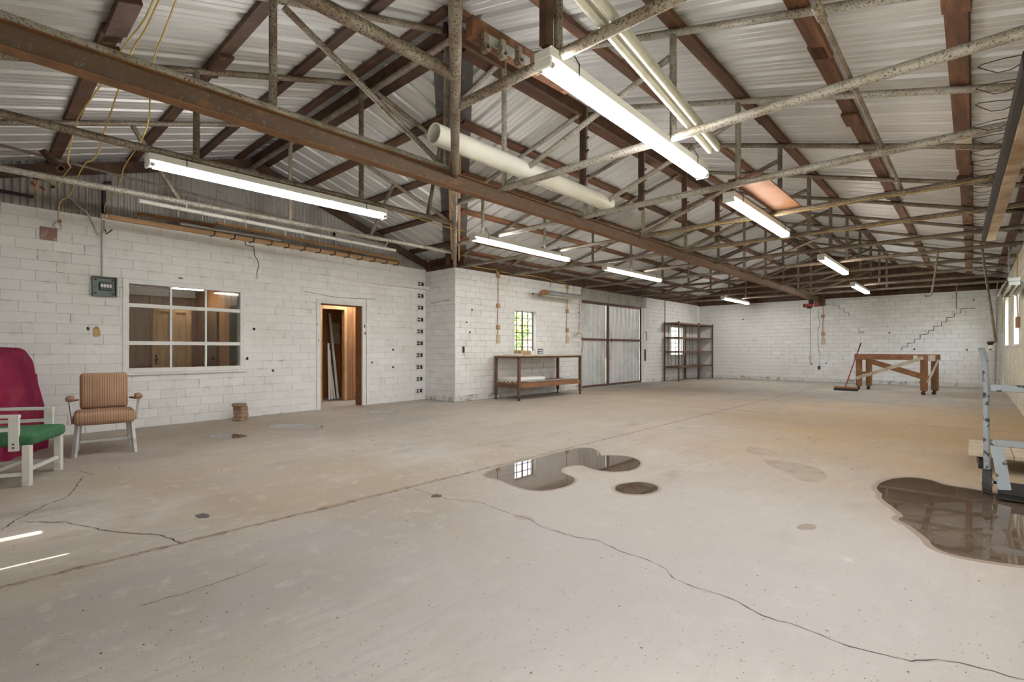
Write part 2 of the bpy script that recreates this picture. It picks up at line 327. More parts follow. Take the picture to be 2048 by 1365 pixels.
# ------------------------------------------------------------------ the walls' own frames: u along, off into the room, z up
class Wall:
    def __init__(s, o, u, n):
        s.o, s.u, s.n = Vector((*o, 0)), Vector((*u, 0)).normalized(), Vector((*n, 0)).normalized()
        s.M = Matrix.Translation(s.o) @ Matrix((s.u, -s.n, Vector((0, 0, 1)))).transposed().to_4x4()
    def pt(s, u, off, z): return s.o + s.u*u + s.n*off + Vector((0, 0, z))
    def hit(s, px, py, off=0.):
        d = ray(px, py); o = s.o + s.n*off; k = (o-CP).dot(s.n)/d.dot(s.n); p = CP + d*k
        return (p-s.o).dot(s.u), p.z
XR, YR, ZR, SM_, SW_ = -3.85, 3.3, 4.47, .28, .32
XB, YC, YF, XW, YN = -8.25, 7.14, 20.2, .65, -.6
WA = Wall((-8.81, -.6), (-.0624, .998), (.998, .0624)); LA = 7.80
WRET = Wall((-9.30, YC), (1, 0), (0, -1)); LRET = XB+9.30
WBL = Wall((XB, YC), (0, 1), (1, 0)); LB = YF-YC
WFAR = Wall((XB, YF), (1, 0), (0, -1)); LF = XW-XB
WRT = Wall((XW, YF), (0, -1), (-1, 0)); LR = YF-YN
WNR = Wall((XW, YN), (-1, 0), (0, 1)); LN = XW+8.81
def zroof(x, y):
    m = ZR-SM_*abs(x-XR); g = ZR-SW_*abs(y-YR)
    if x <= XR and y >= YR: return max(m, g)
    if x >= XR and y <= YR: return min(m, g)
    return m if x > XR else g
# ================================================================== FLOOR
fl = MB().box(-9.6, XW+.2, YN-.2, YF+.2, -.12, -.014).build('floor', 'crack_dark', M=Matrix.Translation((-4, 9, -.12)), label='brown dirty concrete slab floor with joints', kind='structure')
def edge_line(p, q, amp, step, seed):
    r = random.Random(seed); p, q = Vector(p), Vector(q); n = max(2, int((q-p).length/step)); d = (q-p).normalized(); pe = Vector((-d.y, d.x))
    out = []
    for i in range(n+1):
        a = 0 if i in (0, n) else (r.random()-.5)*2*amp*(2.2 if r.random() < .12 else 1)
        out.append(p+(q-p)*i/n+pe*a)
    return out
XJ, YJ, gj = -3.45, 9.77, .009
def slab(x0, x1, y0, y1, rough_sides, seed):
    c = [(x0, y0), (x1, y0), (x1, y1), (x0, y1)]; poly = []
    for i in range(4):
        e = edge_line(c[i], c[(i+1) % 4], .007 if i in rough_sides else 0, .045 if i in rough_sides else 2., seed+i)
        poly += [tuple(p) for p in e[:-1]]
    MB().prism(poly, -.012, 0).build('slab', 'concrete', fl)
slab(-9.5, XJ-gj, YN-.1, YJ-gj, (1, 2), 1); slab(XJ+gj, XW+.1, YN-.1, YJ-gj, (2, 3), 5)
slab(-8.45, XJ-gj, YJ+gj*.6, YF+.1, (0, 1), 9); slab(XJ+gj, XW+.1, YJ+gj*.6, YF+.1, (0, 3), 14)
def ribbon(pts, wd, z=.0012, seed=0, wob=.5):                # crack: an open fissure lined dark, thin uneven strip
    r = random.Random(seed); fine = []
    for a, b in zip(pts[:-1], pts[1:]):
        a, b = Vector(a), Vector(b); k = max(2, int((b-a).length/.035))
        for i in range(k): fine.append(a.lerp(b, i/k)+Vector(((r.random()-.5)*.014, (r.random()-.5)*.014, 0)))
    fine.append(Vector(pts[-1])); m = MB(); L = []; Rr = []
    for i, p in enumerate(fine):
        d = (fine[min(i+1, len(fine)-1)]-fine[max(i-1, 0)]); d.z = 0; d.normalize(); n = Vector((-d.y, d.x, 0)); h = wd*(.35+r.random()*1.0)*.5
        if i in (0, len(fine)-1): h *= .2
        L.append(p+n*h+Vector((0, 0, z))); Rr.append(p-n*h+Vector((0, 0, z)))
    k = len(fine); m.add(L+Rr, [(i, k+i, k+i+1, i+1) for i in range(k-1)]); return m
def fpts(px): return [at_z(x, y) for x, y in px]
def dirt(p, q, wd, seed, z=.0009): ribbon([Vector(p), Vector(p).lerp(Vector(q), .5), Vector(q)], wd, z, seed).build('joint_dirt', 'joint_dirt', fl)
dirt((XJ, -.4, 0), (XJ, 4.5, 0), .042, 31); dirt((XJ+.01, 1.6, 0), (XJ, 2.9, 0), .055, 35, .0016); dirt((XJ, 4.5, 0), (XJ, 9.7, 0), .026, 32); dirt((XJ, 9.8, 0), (XJ, 20., 0), .024, 33); dirt((-6.5, YJ, 0), (.5, YJ, 0), .018, 34)
C1 = [(828, 978), (865, 990), (900, 1000), (960, 1005), (1010, 1025), (1060, 1040), (1085, 1055), (1150, 1075), (1190, 1080), (1245, 1105), (1300, 1122), (1330, 1140), (1345, 1155), (1380, 1172), (1440, 1190), (1480, 1205), (1510, 1225), (1540, 1238), (1580, 1248), (1625, 1265), (1660, 1280), (1700, 1295), (1745, 1305), (1790, 1318), (1820, 1323), (1850, 1319), (1890, 1322), (1940, 1332), (1990, 1345), (2048, 1362), (2120, 1385)]
ribbon(fpts(C1), .006, seed=1).build('crack', 'crack_dark', fl)
ribbon(fpts([(2, 1062), (30, 1042), (90, 1012), (135, 994), (155, 970), (166, 953)]), .010, seed=2).build('crack', 'crack_dark', fl)
ribbon(fpts([(40, 1045), (130, 1045), (200, 1060), (260, 1068), (320, 1070), (345, 1080), (368, 1091)]), .010, seed=3).build('crack', 'crack_dark', fl)
ribbon(fpts([(85, 936), (120, 942), (160, 943), (190, 951)]), .008, seed=4).build('crack', 'crack_dark', fl)
ribbon(fpts([(270, 1215), (360, 1190), (440, 1165), (520, 1135), (545, 1125)]), .005, seed=5).build('crack', 'crack_dark', fl)
def blob(px, py, rx, ry, n=20, seed=0, wob=.12):
    r = random.Random(seed); return [(px+rx*math.cos(2*PI*i/n)*(1+(r.random()-.5)*2*wob), py+ry*math.sin(2*PI*i/n)*(1+(r.random()-.5)*2*wob)) for i in range(n)]
def smooth_closed(p, it=2):
    for _ in range(it):
        q = []
        for i in range(len(p)):
            a, b = Vector(p[i]), Vector(p[(i+1) % len(p)]); q += [a*.75+b*.25, a*.25+b*.75]
        p = q
    return p
def grow(poly, d):
    c = sum((Vector(p) for p in poly), Vector((0, 0)))/len(poly); n = len(poly); out = []
    ar = sum(poly[i][0]*poly[(i+1) % n][1]-poly[(i+1) % n][0]*poly[i][1] for i in range(n)); sg = 1 if ar > 0 else -1
    for i in range(n):
        t = Vector(poly[(i+1) % n])-Vector(poly[i-1]); t.normalize(); out.append(Vector(poly[i])+Vector((t.y, -t.x))*d*sg)
    return out
def zpoly(pix): return [at_z(*p).to_2d() for p in pix]
def puddle(pix, label, name='puddle', halo=.025, it=2, group=None):
    p = smooth_closed([Vector(q) for q in zpoly(pix)], it); t = None
    m = MB(); n = len(p); inn = grow(p, -.012)
    m.prism([tuple(q) for q in p], .0005, .0016)
    m.add([(q.x, q.y, .0016) for q in p]+[(q.x, q.y, .0017) for q in inn], [(i, (i+1) % n, n+(i+1) % n, n+i) for i in range(n)], smooth=True)
    m.add([(q.x, q.y, .0017) for q in inn], [list(range(n))])
    o = m.build(name, 'puddle_water', label=label, cat='puddle', group=group)
    if halo: MB().prism([tuple(q) for q in grow(p, halo)], .0002, .0009).build('damp_edge', 'damp', o)
    return o
Z6 = lambda a: [(820+x/3.413, 840+y/3.413) for x, y in a]
puddle(Z6([(500, 370), (640, 312), (860, 268), (1000, 228), (1150, 192), (1230, 192), (1275, 210), (1280, 235), (1265, 250), (1380, 243), (1490, 250), (1555, 272), (1580, 300), (1540, 340), (1420, 358), (1300, 350), (1210, 325), (1170, 308), (1060, 318), (1022, 345), (1050, 370), (1110, 390), (1132, 415), (1090, 450), (980, 478), (880, 488), (780, 475), (680, 440), (600, 405), (525, 392)]), 'large irregular puddle along the floor joint reflecting the window')
puddle(Z6(blob(1548, 470, 150, 42, 18, 3, .04)), 'small oval puddle beside the larger joint puddle', halo=.03)
Z4 = lambda a: [(1700+x/2.73, 660+y/2.73) for x, y in a]
puddle(Z4([(145, 855), (185, 825), (290, 803), (430, 815), (520, 850), (640, 866), (730, 882), (800, 900), (900, 915), (1010, 925), (1060, 1050), (1050, 1290), (940, 1290), (830, 1275), (690, 1255), (540, 1225), (450, 1185), (435, 1150), (380, 1110), (330, 1070), (270, 1045), (262, 1030), (300, 1020), (262, 990), (200, 945), (168, 917), (180, 900), (150, 878)]), 'big dark puddle at right under the hand truck mirroring the roof', halo=.04)
puddle(blob(590, 854, 55, 6, 16, 5, .06), 'thin bright puddle near the brick stack', halo=.02)
puddle(blob(455, 873, 38, 5, 16, 6, .1), 'narrow puddle with brown damp stain in front of the tan chair', halo=.03)
puddle(blob(768, 825, 32, 3, 14, 7, .06), 'faint thin puddle by the office door', halo=0)
def damp(pix, it=2, mt='drying'): MB().prism([tuple(q) for q in smooth_closed([Vector(q) for q in zpoly(pix)], it)], .0001, .0006).build('damp_patch', mt, fl)
damp([(340, 893), (380, 880), (440, 868), (492, 868), (480, 876), (430, 885), (385, 892)], 1, 'damp')
damp([(1520, 918), (1560, 922), (1600, 926), (1640, 938), (1656, 952), (1650, 961), (1625, 966), (1600, 962), (1580, 950), (1545, 935)], 1)
damp([(1495, 893), (1530, 897), (1555, 905), (1550, 911), (1515, 911), (1490, 903)], 1)
damp([(1020, 1030), (1060, 1032), (1070, 1040), (1040, 1042)], 1)
MB().prism([tuple(q) for q in zpoly(blob(873, 993, 13, 3.2, 12, 8, .35))], .0002, .004).build('tar_spot', 'tar', fl)
MB().prism([tuple(q) for q in zpoly(blob(405, 1033, 15, 5, 12, 9, .2))], .0002, .001).build('oil_spot', 'tar', fl)
MB().prism([tuple(q) for q in zpoly(blob(1614, 1055, 19, 6, 14, 10, .15))], .0002, .001).build('oil_spot', 'damp', fl)
m = MB()
for i in range(3200):                                          # grit, leaf bits and flakes nobody could count
    px, py = R.uniform(0, 2048), 770+595*R.random()**1.3; p = at_z(px, py)
    if not (-8.6 < p.x < .6 and p.y < 20): continue
    s_ = R.uniform(.0012, .0042)*(2 if R.random() < .08 else 1)*(1 if py > 950 else 1.8); a = R.random()*6.28
    q = [(p.x+s_*math.cos(a+k*2.1)*R.uniform(.4, 1.5), p.y+s_*math.sin(a+k*2.1)*R.uniform(.4, 1.2), .001) for k in range(3)]
    m.add(q+[(p.x, p.y, .001+s_*.4)], [(0, 1, 3), (1, 2, 3), (2, 0, 3)])
m.build('floor_grit', 'debris', label='scattered grit and leaf crumbs on the concrete', cat='debris', kind='stuff')

# ================================================================== BLOCK WALLS
BH, BL = .1355, .305
BMESH = {}
def block_mesh(l, mat):
    k = (round(l, 2), mat)
    if k not in BMESH:
        mb = MB(); mb.cbox(-k[0]/2, k[0]/2, 0, .03, -BH/2+.002, BH/2-.002, .004); BMESH[k] = mb.mesh('block', mat)
    return BMESH[k]
def block_wall(name, wl, L, H, openings, nparts, label, mat='white_block', mort='mortar', thick=.2, footing=0., seed=0, u0=0., trim=(0., 0.), skip_below=None, bl=None):
    r = random.Random(seed); bl = bl or BL
    zs = sorted({0., H, *[min(max(o[2], 0), H) for o in openings], *[min(o[3], H) for o in openings]})
    mb = MB(wl.M)
    def segs(za, zb):
        cut = sorted((o[0], o[1]) for o in openings if o[2] < zb-1e-4 and o[3] > za+1e-4); out = []; a = u0
        for c0, c1 in cut:
            if c0 > a: out.append((a, c0))
            a = max(a, c1)
        if a < L: out.append((a, L))
        return out
    for za, zb in zip(zs[:-1], zs[1:]):
        for a, b in segs(za, zb): mb.box(a+(trim[0] if a <= u0 else 0), b-(trim[1] if b >= L else 0), .004, thick, za, zb)
    root = mb.build(name, mort, M=wl.M, label=label, kind='structure')
    if footing:
        for a, b in segs(0.01, footing): MB(wl.M).cbox(a, b, -.014, .05, 0, footing, .012).build('footing', 'base_coat', root)
    items = []; row = 0; z = footing
    while z < H-.05:
        h = min(BH, H-z); off = (row % 2)*.5*bl+r.uniform(-.03, .03)
        for a, b in segs(z+.03, z+h-.03):
            e = [a]; x = math.floor((a-off)/bl)*bl+off+bl
            while x < b-.05:
                if x-e[-1] > .06: e.append(x+r.uniform(-.012, .012))
                x += bl
            e.append(b)
            for p, q in zip(e[:-1], e[1:]):
                if q-p < .03: continue
                items.append(((p+q)/2, z+h/2, q-p-.004, h))
        z += BH; row += 1
    sc = []
    for it in items:
        p = wl.pt(it[0], 0, it[1]); pj = proj(p); d = p-CP; a = 0
        if pj and -20 < pj[0] < 2068 and 0 < pj[1] < 1365: a = abs(d.dot(wl.n))/d.length**3*it[2]
        sc.append(a)
    order = sorted(range(len(items)), key=lambda i: -sc[i]); big = set(i for i in order[:nparts] if sc[i] > 0)
    rest = MB(wl.M)
    for i, (u, z, l, h) in enumerate(items):
        y = r.uniform(-.0035, .0015)
        if i in big:
            W = wl.M @ Matrix.Translation((u, y, z)) @ Matrix.Rotation(r.uniform(-.006, .006), 4, 'Y')
            if h < BH-.001: W = W @ Matrix.Diagonal((1, 1, h/BH, 1))
            me = block_mesh(l, mat); inst('block', me, root, W)
        else: rest.box(u-l/2, u+l/2, y, .02, z-h/2+.003, z+h/2-.003)
    if rest.v: rest.build('block_courses', mat, root, kind='stuff')
    return root
# window and door rectangles on each wall (u0, u1, z0, z1)
w1a, w1b = WA.hit(252, 650)[0], WA.hit(484, 650)[0]; w1 = (w1a, w1b, (WA.hit(250, 741)[1]+WA.hit(484, 735)[1])/2, (WA.hit(250, 565)[1]+WA.hit(484, 581)[1])/2)
d1 = (WA.hit(637, 700)[0], WA.hit(727, 700)[0], 0, 2.06)
wall_a = block_wall('wall_left', WA, LA, 2.98, [w1, d1], 300, 'white painted clay tile wall with office window and doorway', seed=1, bl=.34)
wall_r = block_wall('wall_corner', WRET, LRET, 2.93, [], 150, 'short white tile return wall at the inside corner', seed=2, trim=(0, .03), mort='mortar_dark', footing=.10)
w2 = (WBL.hit(1029, 660)[0], WBL.hit(1073, 660)[0], 1.02, 1.15+(699-622)*.001*proj(WBL.pt(WBL.hit(1050, 660)[0], 0, 1))[2])
d2 = (WBL.hit(1163, 690)[0], WBL.hit(1291, 690)[0], 0, 2.93)
w3 = (WBL.hit(1341, 680)[0], WBL.hit(1366, 680)[0], .92, 2.0)
wall_b = block_wall('wall_side', WBL, LB, 2.93, [w2, d2, w3], 300, 'long white painted tile wall with bench and metal doors', seed=3, trim=(.03, 0), mort='mortar_dark', footing=.13)
wall_f = block_wall('wall_back', WFAR, LF, 2.90, [], 300, 'far white tile wall with a stepped crack', seed=4, mort='mortar_dark', footing=.13)
W4 = [(YF-19.1, YF-17.3, 1.25, 2.5), (YF-15.2, YF-13.6, 1.25, 2.5), (YF-11., YF-9.2, 1.25, 2.5)]  # the third is added out of view to let in daylight
ADDED_OPEN = (YF-3.3, YF-1.5, 1.0, 2.3)  # unseen opening, added to bring daylight in from the right
wall_rt = block_wall('wall_right', WRT, LR, 2.98, W4+[ADDED_OPEN], 80, 'yellowed tile wall at the right edge', mat='yellowed_block', seed=5)
slits = [(XW+3.70, XW+3.725, 0, 1.41), (XW+4.24, XW+4.32, 0, 1.33)]
added_doorway = (XW-.40, XW+.75, 0, 2.1)  # doorway assumed behind the camera, added for its daylight
wall_n = block_wall('wall_near', WNR, LN, 2.98, slits+[added_doorway], 0, 'white tile wall beside the camera', seed=6)
# openings onto the sky, so their daylight is sampled well
def portal(W, wl, o, flip):
    l = bpy.data.lights.new('opening', 'AREA'); l.shape = 'RECTANGLE'; l.size = o[1]-o[0]; l.size_y = o[3]-o[2]; l.cycles.is_portal = True
    ob = bpy.data.objects.new('daylight_opening', l); COL.objects.link(ob); ob.location = wl.pt((o[0]+o[1])/2, -.1, (o[2]+o[3])/2)
    ob.rotation_euler = wl.n.to_track_quat('-Z', 'Z').to_euler()
for wl, o in [(WRT, ADDED_OPEN), (WNR, added_doorway), (WRT, W4[0]), (WRT, W4[1]), (WRT, W4[2]), (WBL, w2), (WBL, w3)]: portal(None, wl, o, 0)
# plates, gable ends and eaves above the blocks
def plates(wl, root, L, zt, ztop, pieces):
    for k in range(pieces):
        MB(wl.M).box(L*k/pieces+.004, L*(k+1)/pieces-.004, .02, .12, zt, zt+.09).build('top_plate', 'dark_wood', root)
    MB(wl.M).box(-.16, L+.16, .10, .13, zt+.06, ztop).build('eave_board', 'dark_wood', root)
plates(WBL, wall_b, LB, 2.93, 3.30, 4); plates(WRT, wall_rt, LR, 2.98, 3.29, 5); plates(WRET, wall_r, LRET, 2.93, 3.31, 1); MB(WRET.M).box(-.4, .02, .02, .2, 2.9, 3.31).build('corner_blocking', 'new_wood', wall_r); plates(WNR, wall_n, LN, 2.98, 3.25, 2)
for (x0, x1, y0, y1) in ((XB-.2, XB+.015, YF-.015, YF+.2), (XW-.015, XW+.2, YF-.015, YF+.2)): MB().box(x0, x1, y0, y1, 2.90, zroof((x0+x1)/2, y0)+.03).build('corner_blocking', 'dark_wood', wall_f)
r = random.Random(3)
for k in range(12):                                            # dark boards closing the far gable
    a, b = LF*k/12, LF*(k+1)/12; xa, xb = XB+a, XB+b
    m = MB(WFAR.M); za, zb = zroof(xa, YF)+.03, zroof(xb, YF)+.03
    m.add([(a+.004, .06, 2.9), (b-.004, .06, 2.9), (b-.004, .06, zb), (a+.004, .06, za), (a+.004, .09, 2.9), (b-.004, .09, 2.9), (b-.004, .09, zb), (a+.004, .09, za)], [(0, 1, 2, 3), (7, 6, 5, 4), (0, 4, 5, 1), (3, 2, 6, 7), (0, 3, 7, 4), (1, 5, 6, 2)])
    m.build('gable_board', 'dark_wood', wall_f)
MB(WFAR.M).prism([(0, 2.9), (LF, 2.9), (LF, zroof(XW, YF)+.03), (XR-XB, ZR+.03), (0, zroof(XB, YF)+.03)], 0, .03, Matrix.Translation((0, .125, 0)) @ Matrix.Rotation(PI/2, 4, 'X')).build('gable_backing', 'dark_wood', wall_f)
for k in range(4): MB(WFAR.M).cbox(LF*k/4+.003, LF*(k+1)/4-.003, .0, .06, 2.90, 3.02, .004).build('top_plate', 'dark_wood', wall_f)
# corrugated gable sheets over the left wall
def corrugated(a, b, zb, ztf, y0, amp=.014, pitch=.072):
    n = int((b-a)/pitch*6)+1; lo = []; hi = []
    for i in range(n+1):
        u = a+(b-a)*i/n; y = y0+amp*math.sin(2*PI*u/pitch); lo.append((u, y, zb)); hi.append((u, y, ztf(u)))
    return lo+hi, [(i, i+1, n+2+i, n+1+i) for i in range(n)]
edges = [0, .75, 1.62, 2.4, 3.2, 3.9, 4.7, 5.5, 6.3, 7.1, LA+.12]
for a, b in zip(edges[:-1], edges[1:]):
    m = MB(WA.M); off = R.uniform(-.004, .004)
    vs, fs = corrugated(a-.03, b+.03, 2.92+R.uniform(-.03, .03), lambda u: zroof(*WA.pt(u, 0, 0).to_2d())+.03, .06+off); m.add(vs, fs, smooth=True); m.build('gable_sheet', 'gable_metal', wall_a)
for (ua, ub) in ((0, YR-YN), (YR-YN, LA)):
    p, q = WA.pt(ua, .03, 0), WA.pt(ub, .03, 0); p.z = zroof(p.x, p.y)-.15; q.z = zroof(q.x, q.y)-.15
    MB().bar(p, q, .05, .15).build('gable_rafter', 'dark_wood', wall_a)
# bent loose sheet and dark gap low on the gable
m = MB(WA.M); u0_, z0_ = WA.hit(700, 487)
m.box(u0_-.35, u0_+.25, .035, .045, z0_+.10, z0_+.24); m.build('gable_hole', 'dark_hole', wall_a)
m = MB(WA.M); n = 60; vs = []
for i in range(n+1):
    u = -.42+.95*i/n; y = -.07+.05*math.sin(u*3)+.009*math.sin(2*PI*u/.068)
    vs.append((u0_+u, y, z0_-.18)); vs.append((u0_+u*.9+.02, y+.06, z0_+.16+.05*math.cos(u*3)))
m.add(vs, [(2*i, 2*i+2, 2*i+3, 2*i+1) for i in range(n)], smooth=True); m.build('bent_sheet', 'gable_metal', wall_a)
# exposed hollow tile ends down the inside corner
for k in range(10):
    py = 440+(428+79.0*k)/3.33; px = 845-1.0*k*.35; u, z = WA.hit(px-4, py)
    t = MB(WA.M); x0, x1, h = u-.10, u+.10, .058
    for (a, b, c, d) in ((x0, x1, z-h, z-h+.014), (x0, x1, z+h-.014, z+h), (x0, x0+.016, z-h, z+h), (x1-.016, x1, z-h, z+h), (u-.008, u+.008, z-h, z+h), (x0, u, z-.006, z+.008)):
        t.box(a, b, -.022, -.003, c, d)
    e = t.build('tile_end', 'white_block', wall_a)
    MB(WA.M).box(x0+.005, x1-.005, -.006, -.0028, z-h+.005, z+h-.005).build('cell_void', 'dark_hole', e)
# stains, cracks and chips
def wall_crack(wl, root, pts, wd, off=.004):
    m = MB(wl.M)
    for (a, b) in zip(pts[:-1], pts[1:]):
        d = Vector((b[0]-a[0], 0, b[1]-a[1])); l = d.length; M = Matrix.Translation((a[0], -off, a[1])) @ rot_to(d, (0, 1, 0))
        m.box(-wd/2, l+wd/2, -wd/2, wd/2, -.003, .003, M)
    return m.build('wall_crack', 'dark_hole', root)
wall_crack(WFAR, wall_f, [WFAR.hit(1700+x/6.203, 570+y/6.203) for x, y in [(1550, 300), (1545, 290), (1378, 295), (1375, 350), (1296, 356), (1294, 402), (1203, 408), (1201, 460), (1136, 462), (1134, 515), (1040, 518), (1038, 568), (970, 572), (968, 612), (872, 622), (870, 672), (803, 676), (800, 722), (716, 728), (714, 772), (645, 776), (640, 815)]], .014)
wall_crack(WFAR, wall_f, [WFAR.hit(1380+x/6.203, 570+y/6.203) for x, y in [(1775, 215), (1776, 258), (1850, 264), (1850, 300), (1908, 308), (1908, 345), (1970, 350), (1970, 385)]], .010)
wall_crack(WA, wall_a, [WA.hit(470+x/3.33, 440+y/3.33) for x, y in [(66, 138), (68, 168), (125, 180), (128, 235), (150, 270), (157, 310), (145, 350), (146, 395)]], .010)
wall_crack(WA, wall_a, [WA.hit(470+x/3.33, 440+y/3.33) for x, y in [(465, 477), (540, 492), (690, 520), (935, 528)]], .006)
wall_crack(WA, wall_a, [WA.hit(470+x/3.33, 440+y/3.33) for x, y in [(875, 535), (872, 700), (876, 850), (874, 1040), (876, 1225)]], .006)
wall_crack(WRET, wall_r, [WRET.hit(x, y) for x, y in [(862, 608), (880, 603), (900, 601)]], .008)
for wl, root, lst in ((WA, wall_a, [(176, 658), (508, 658), (494, 718), (546, 742), (640, 672), (639, 705), (744, 725), (786, 700), (786, 735), (690, 470), (105, 374)]), (WBL, wall_b, [(940, 665), (933, 645), (1066, 588), (944, 620), (1157, 625)]), (WFAR, wall_f, [(1779, 666), (1652, 727), (1948, 600), (1934, 700), (1829, 699), (1486, 639)])):
    for x, y in lst:
        u, z = wl.hit(x, y); q = blob(0, 0, .022, .026, 8, int(x), .4)
        MB(wl.M).prism(q, 0, .004, Matrix.Translation((u, -.001, z)) @ Matrix.Rotation(PI/2, 4, 'X')).build('chip', 'dark_hole', root)

# ================================================================== ROOF
ceil = MB()
cap = .16
ceil.add([(XR-cap, 2.0, ZR-SM_*cap+.034), (XR, 2.0, ZR+.036), (XR, YF+.2, ZR+.036), (XR-cap, YF+.2, ZR-SM_*cap+.034), (XR+cap, 2.0, ZR-SM_*cap+.034), (XR+cap, YF+.2, ZR-SM_*cap+.034)], [(0, 1, 2, 3), (1, 4, 5, 2)])
ceil.add([(-9.6, YR-cap, ZR-SW_*cap+.034), (-9.6, YR, ZR+.036), (XR, YR, ZR+.036), (XR, YR-cap, ZR-SW_*cap+.034), (-9.6, YR+cap, ZR-SW_*cap+.034), (XR, YR+cap, ZR-SW_*cap+.034)], [(0, 1, 2, 3), (1, 4, 5, 2)])
ceil = ceil.build('ceiling', 'roof_metal', M=Matrix.Translation((XR, YR, ZR)), label='pitched ribbed metal roof seen from inside', kind='structure')
PROF = [(0, 0), (.022, .038), (.058, .038), (.080, 0), (.138, 0), (.144, .005), (.154, .005), (.160, 0), (.220, 0), (.226, .005), (.236, .005), (.242, 0)]
def panel(w0, w1, end0, end1, P):
    ws = []; w = w0
    k = 0
    while True:
        done = False
        for a, h in PROF:
            x = w0+k*.305+a
            if x >= w1: done = True; break
            ws.append((x, h))
        if done: break
        k += 1
    ws.append((w1, 0)); lo = []; hi = []
    for x, h in ws:
        a, b = end0(x), end1(x)
        lo.append(P(x, a, h)); hi.append(P(x, b, h))
    n = len(ws); m = MB(); m.add(lo+hi, [(i, i+1, n+i+1, n+i) for i in range(n-1)]); return m
def roof_run(w0, w1, e0, e1, P, step=.915):
    w = w0
    while w < w1-.05:
        b = min(w+step, w1); m = panel(w, b, e0, e1, P); ob = m.build('roof_panel', 'roof_metal', ceil)
        w = b
up = Vector((0, 0, 1))
roof_run(YN-.35, YF+.25, lambda y: XR if y >= YR else min(XW+.34, XR+SW_/SM_*(YR-y)), lambda y: XW+.35, lambda y, x, h: (x, y, ZR-SM_*(x-XR)+h))
roof_run(YR, YF+.25, lambda y: XR, lambda y: max(XB-.35, XR-SW_/SM_*(y-YR)), lambda y, x, h: (x, y, ZR-SM_*(XR-x)+h))
roof_run(-9.65, XR, lambda x: YR, lambda x: min(YC+.35, YR+SM_/SW_*(XR-x)), lambda x, y, h: (x, y, ZR-SW_*(y-YR)+h))
roof_run(-9.65, XW+.35, lambda x: YR if x <= XR else max(YN-.34, YR-SM_/SW_*(x-XR)), lambda x: YN-.35, lambda x, y, h: (x, y, ZR-SW_*(YR-y)+h))
# valley flashing, one strip on each slope, and the valley rafters
vtop, vbot = Vector((XR, YR)), Vector((XB-.1, YR+(XR-XB+.1)*SM_/SW_))
for side in (0, 1):
    m = MB(); vs = []
    for t in (0., 1.):
        p = vtop.lerp(vbot, t); a = Vector((p.x, p.y, zroof(p.x, p.y)-.012))
        q = p+Vector((.34, 0)) if side == 0 else p+Vector((0, -.34))
        if t == 0: q = p+(Vector((0, .30)) if side == 0 else Vector((-.34, 0)))
        vs += [a, Vector((q.x, q.y, (ZR-SM_*abs(XR-q.x) if side == 0 else ZR-SW_*abs(q.y-YR))-.012))]
    m.add(vs, [(0, 1, 3, 2)]); m.build('valley_flashing', 'flashing', ceil)
vd = (vbot-vtop).normalized(); vn = Vector((-vd.y, vd.x))
for sgn, mt, t0, t1, dz in ((-1, 'new_wood', .28, 1., .10), (1, 'new_wood', .35, .97, .10), (-1, 'dark_wood', 0., .28, .10), (1, 'dark_wood', 0., .35, .10)):
    p, q = vtop.lerp(vbot, t0)+vn*.075*sgn, vtop.lerp(vbot, t1)+vn*.075*sgn
    f = lambda a: (a.x, a.y, zroof(*vtop.lerp(vbot, (a-vtop).dot(vd)/(vbot-vtop).length))-.012-dz*.75)
    MB().bar(f(p), f(q), .04, .15).build('valley_rafter', mt, ceil)
# hip rafter over the camera
MB().bar((XR, YR, ZR-.1), (XW, YR-SM_/SW_*(XW-XR), zroof(XW, -.5)-.1), .05, .15).build('hip_rafter', 'dark_wood', ceil)
def purlins(lines):
    for p, q, nrm, mt in lines:
        p, q = Vector(p), Vector(q); L = (q-p).length; n = max(1, int(round(L/4.2)))
        for k in range(n):
            a, b = p.lerp(q, k/n), p.lerp(q, min(1, (k+1)/n+.06/n)); side = R.uniform(-.012, .012)
            jit = Vector((q-p).normalized().cross(Vector(nrm)))*side
            M = Matrix.Translation(a+jit) @ rot_to(b-a, nrm); l = (b-a).length
            me = MB().cbox(0, l, -.065, .065, -.0415, -.0015, .003).mesh('purlin', mt); inst('purlin', me, ceil, M)
nR, nL = Vector((SM_, 0, 1)), Vector((-SM_, 0, 1)); nWR, nWL = Vector((0, SW_, 1)), Vector((0, -SW_, 1))
PL = []
for x in (-3.62, -2.72, -1.83, -.93, -.06, .52):
    y0 = max(YN, YR-(x-XR)*SM_/SW_+.05); PL.append(((x, y0, ZR-SM_*(x-XR)), (x, YF, ZR-SM_*(x-XR)), nR, 'purlin_wood'))
for x in (-4.08, -4.97, -5.86, -6.75, -7.6, -8.1):
    y0 = YR+(XR-x)*SM_/SW_+.12; PL.append(((x, y0, ZR-SM_*(XR-x)), (x, YF, ZR-SM_*(XR-x)), nL, 'purlin_wood'))
for y in (3.08, 2.43, 1.6, .75, -.12):
    x1 = XR+(YR-y)*SW_/SM_-.05; PL.append(((-9.2, y, ZR-SW_*(YR-y)), (x1, y, ZR-SW_*(YR-y)), nWL, 'dark_wood'))
for y in (3.52, 4.2, 5.05, 5.9, 6.75):
    x1 = XR-(y-YR)*SW_/SM_-.12; PL.append(((-9.3, y, ZR-SW_*(y-YR)), (x1, y, ZR-SW_*(y-YR)), nWR, 'dark_wood'))
purlins(PL)
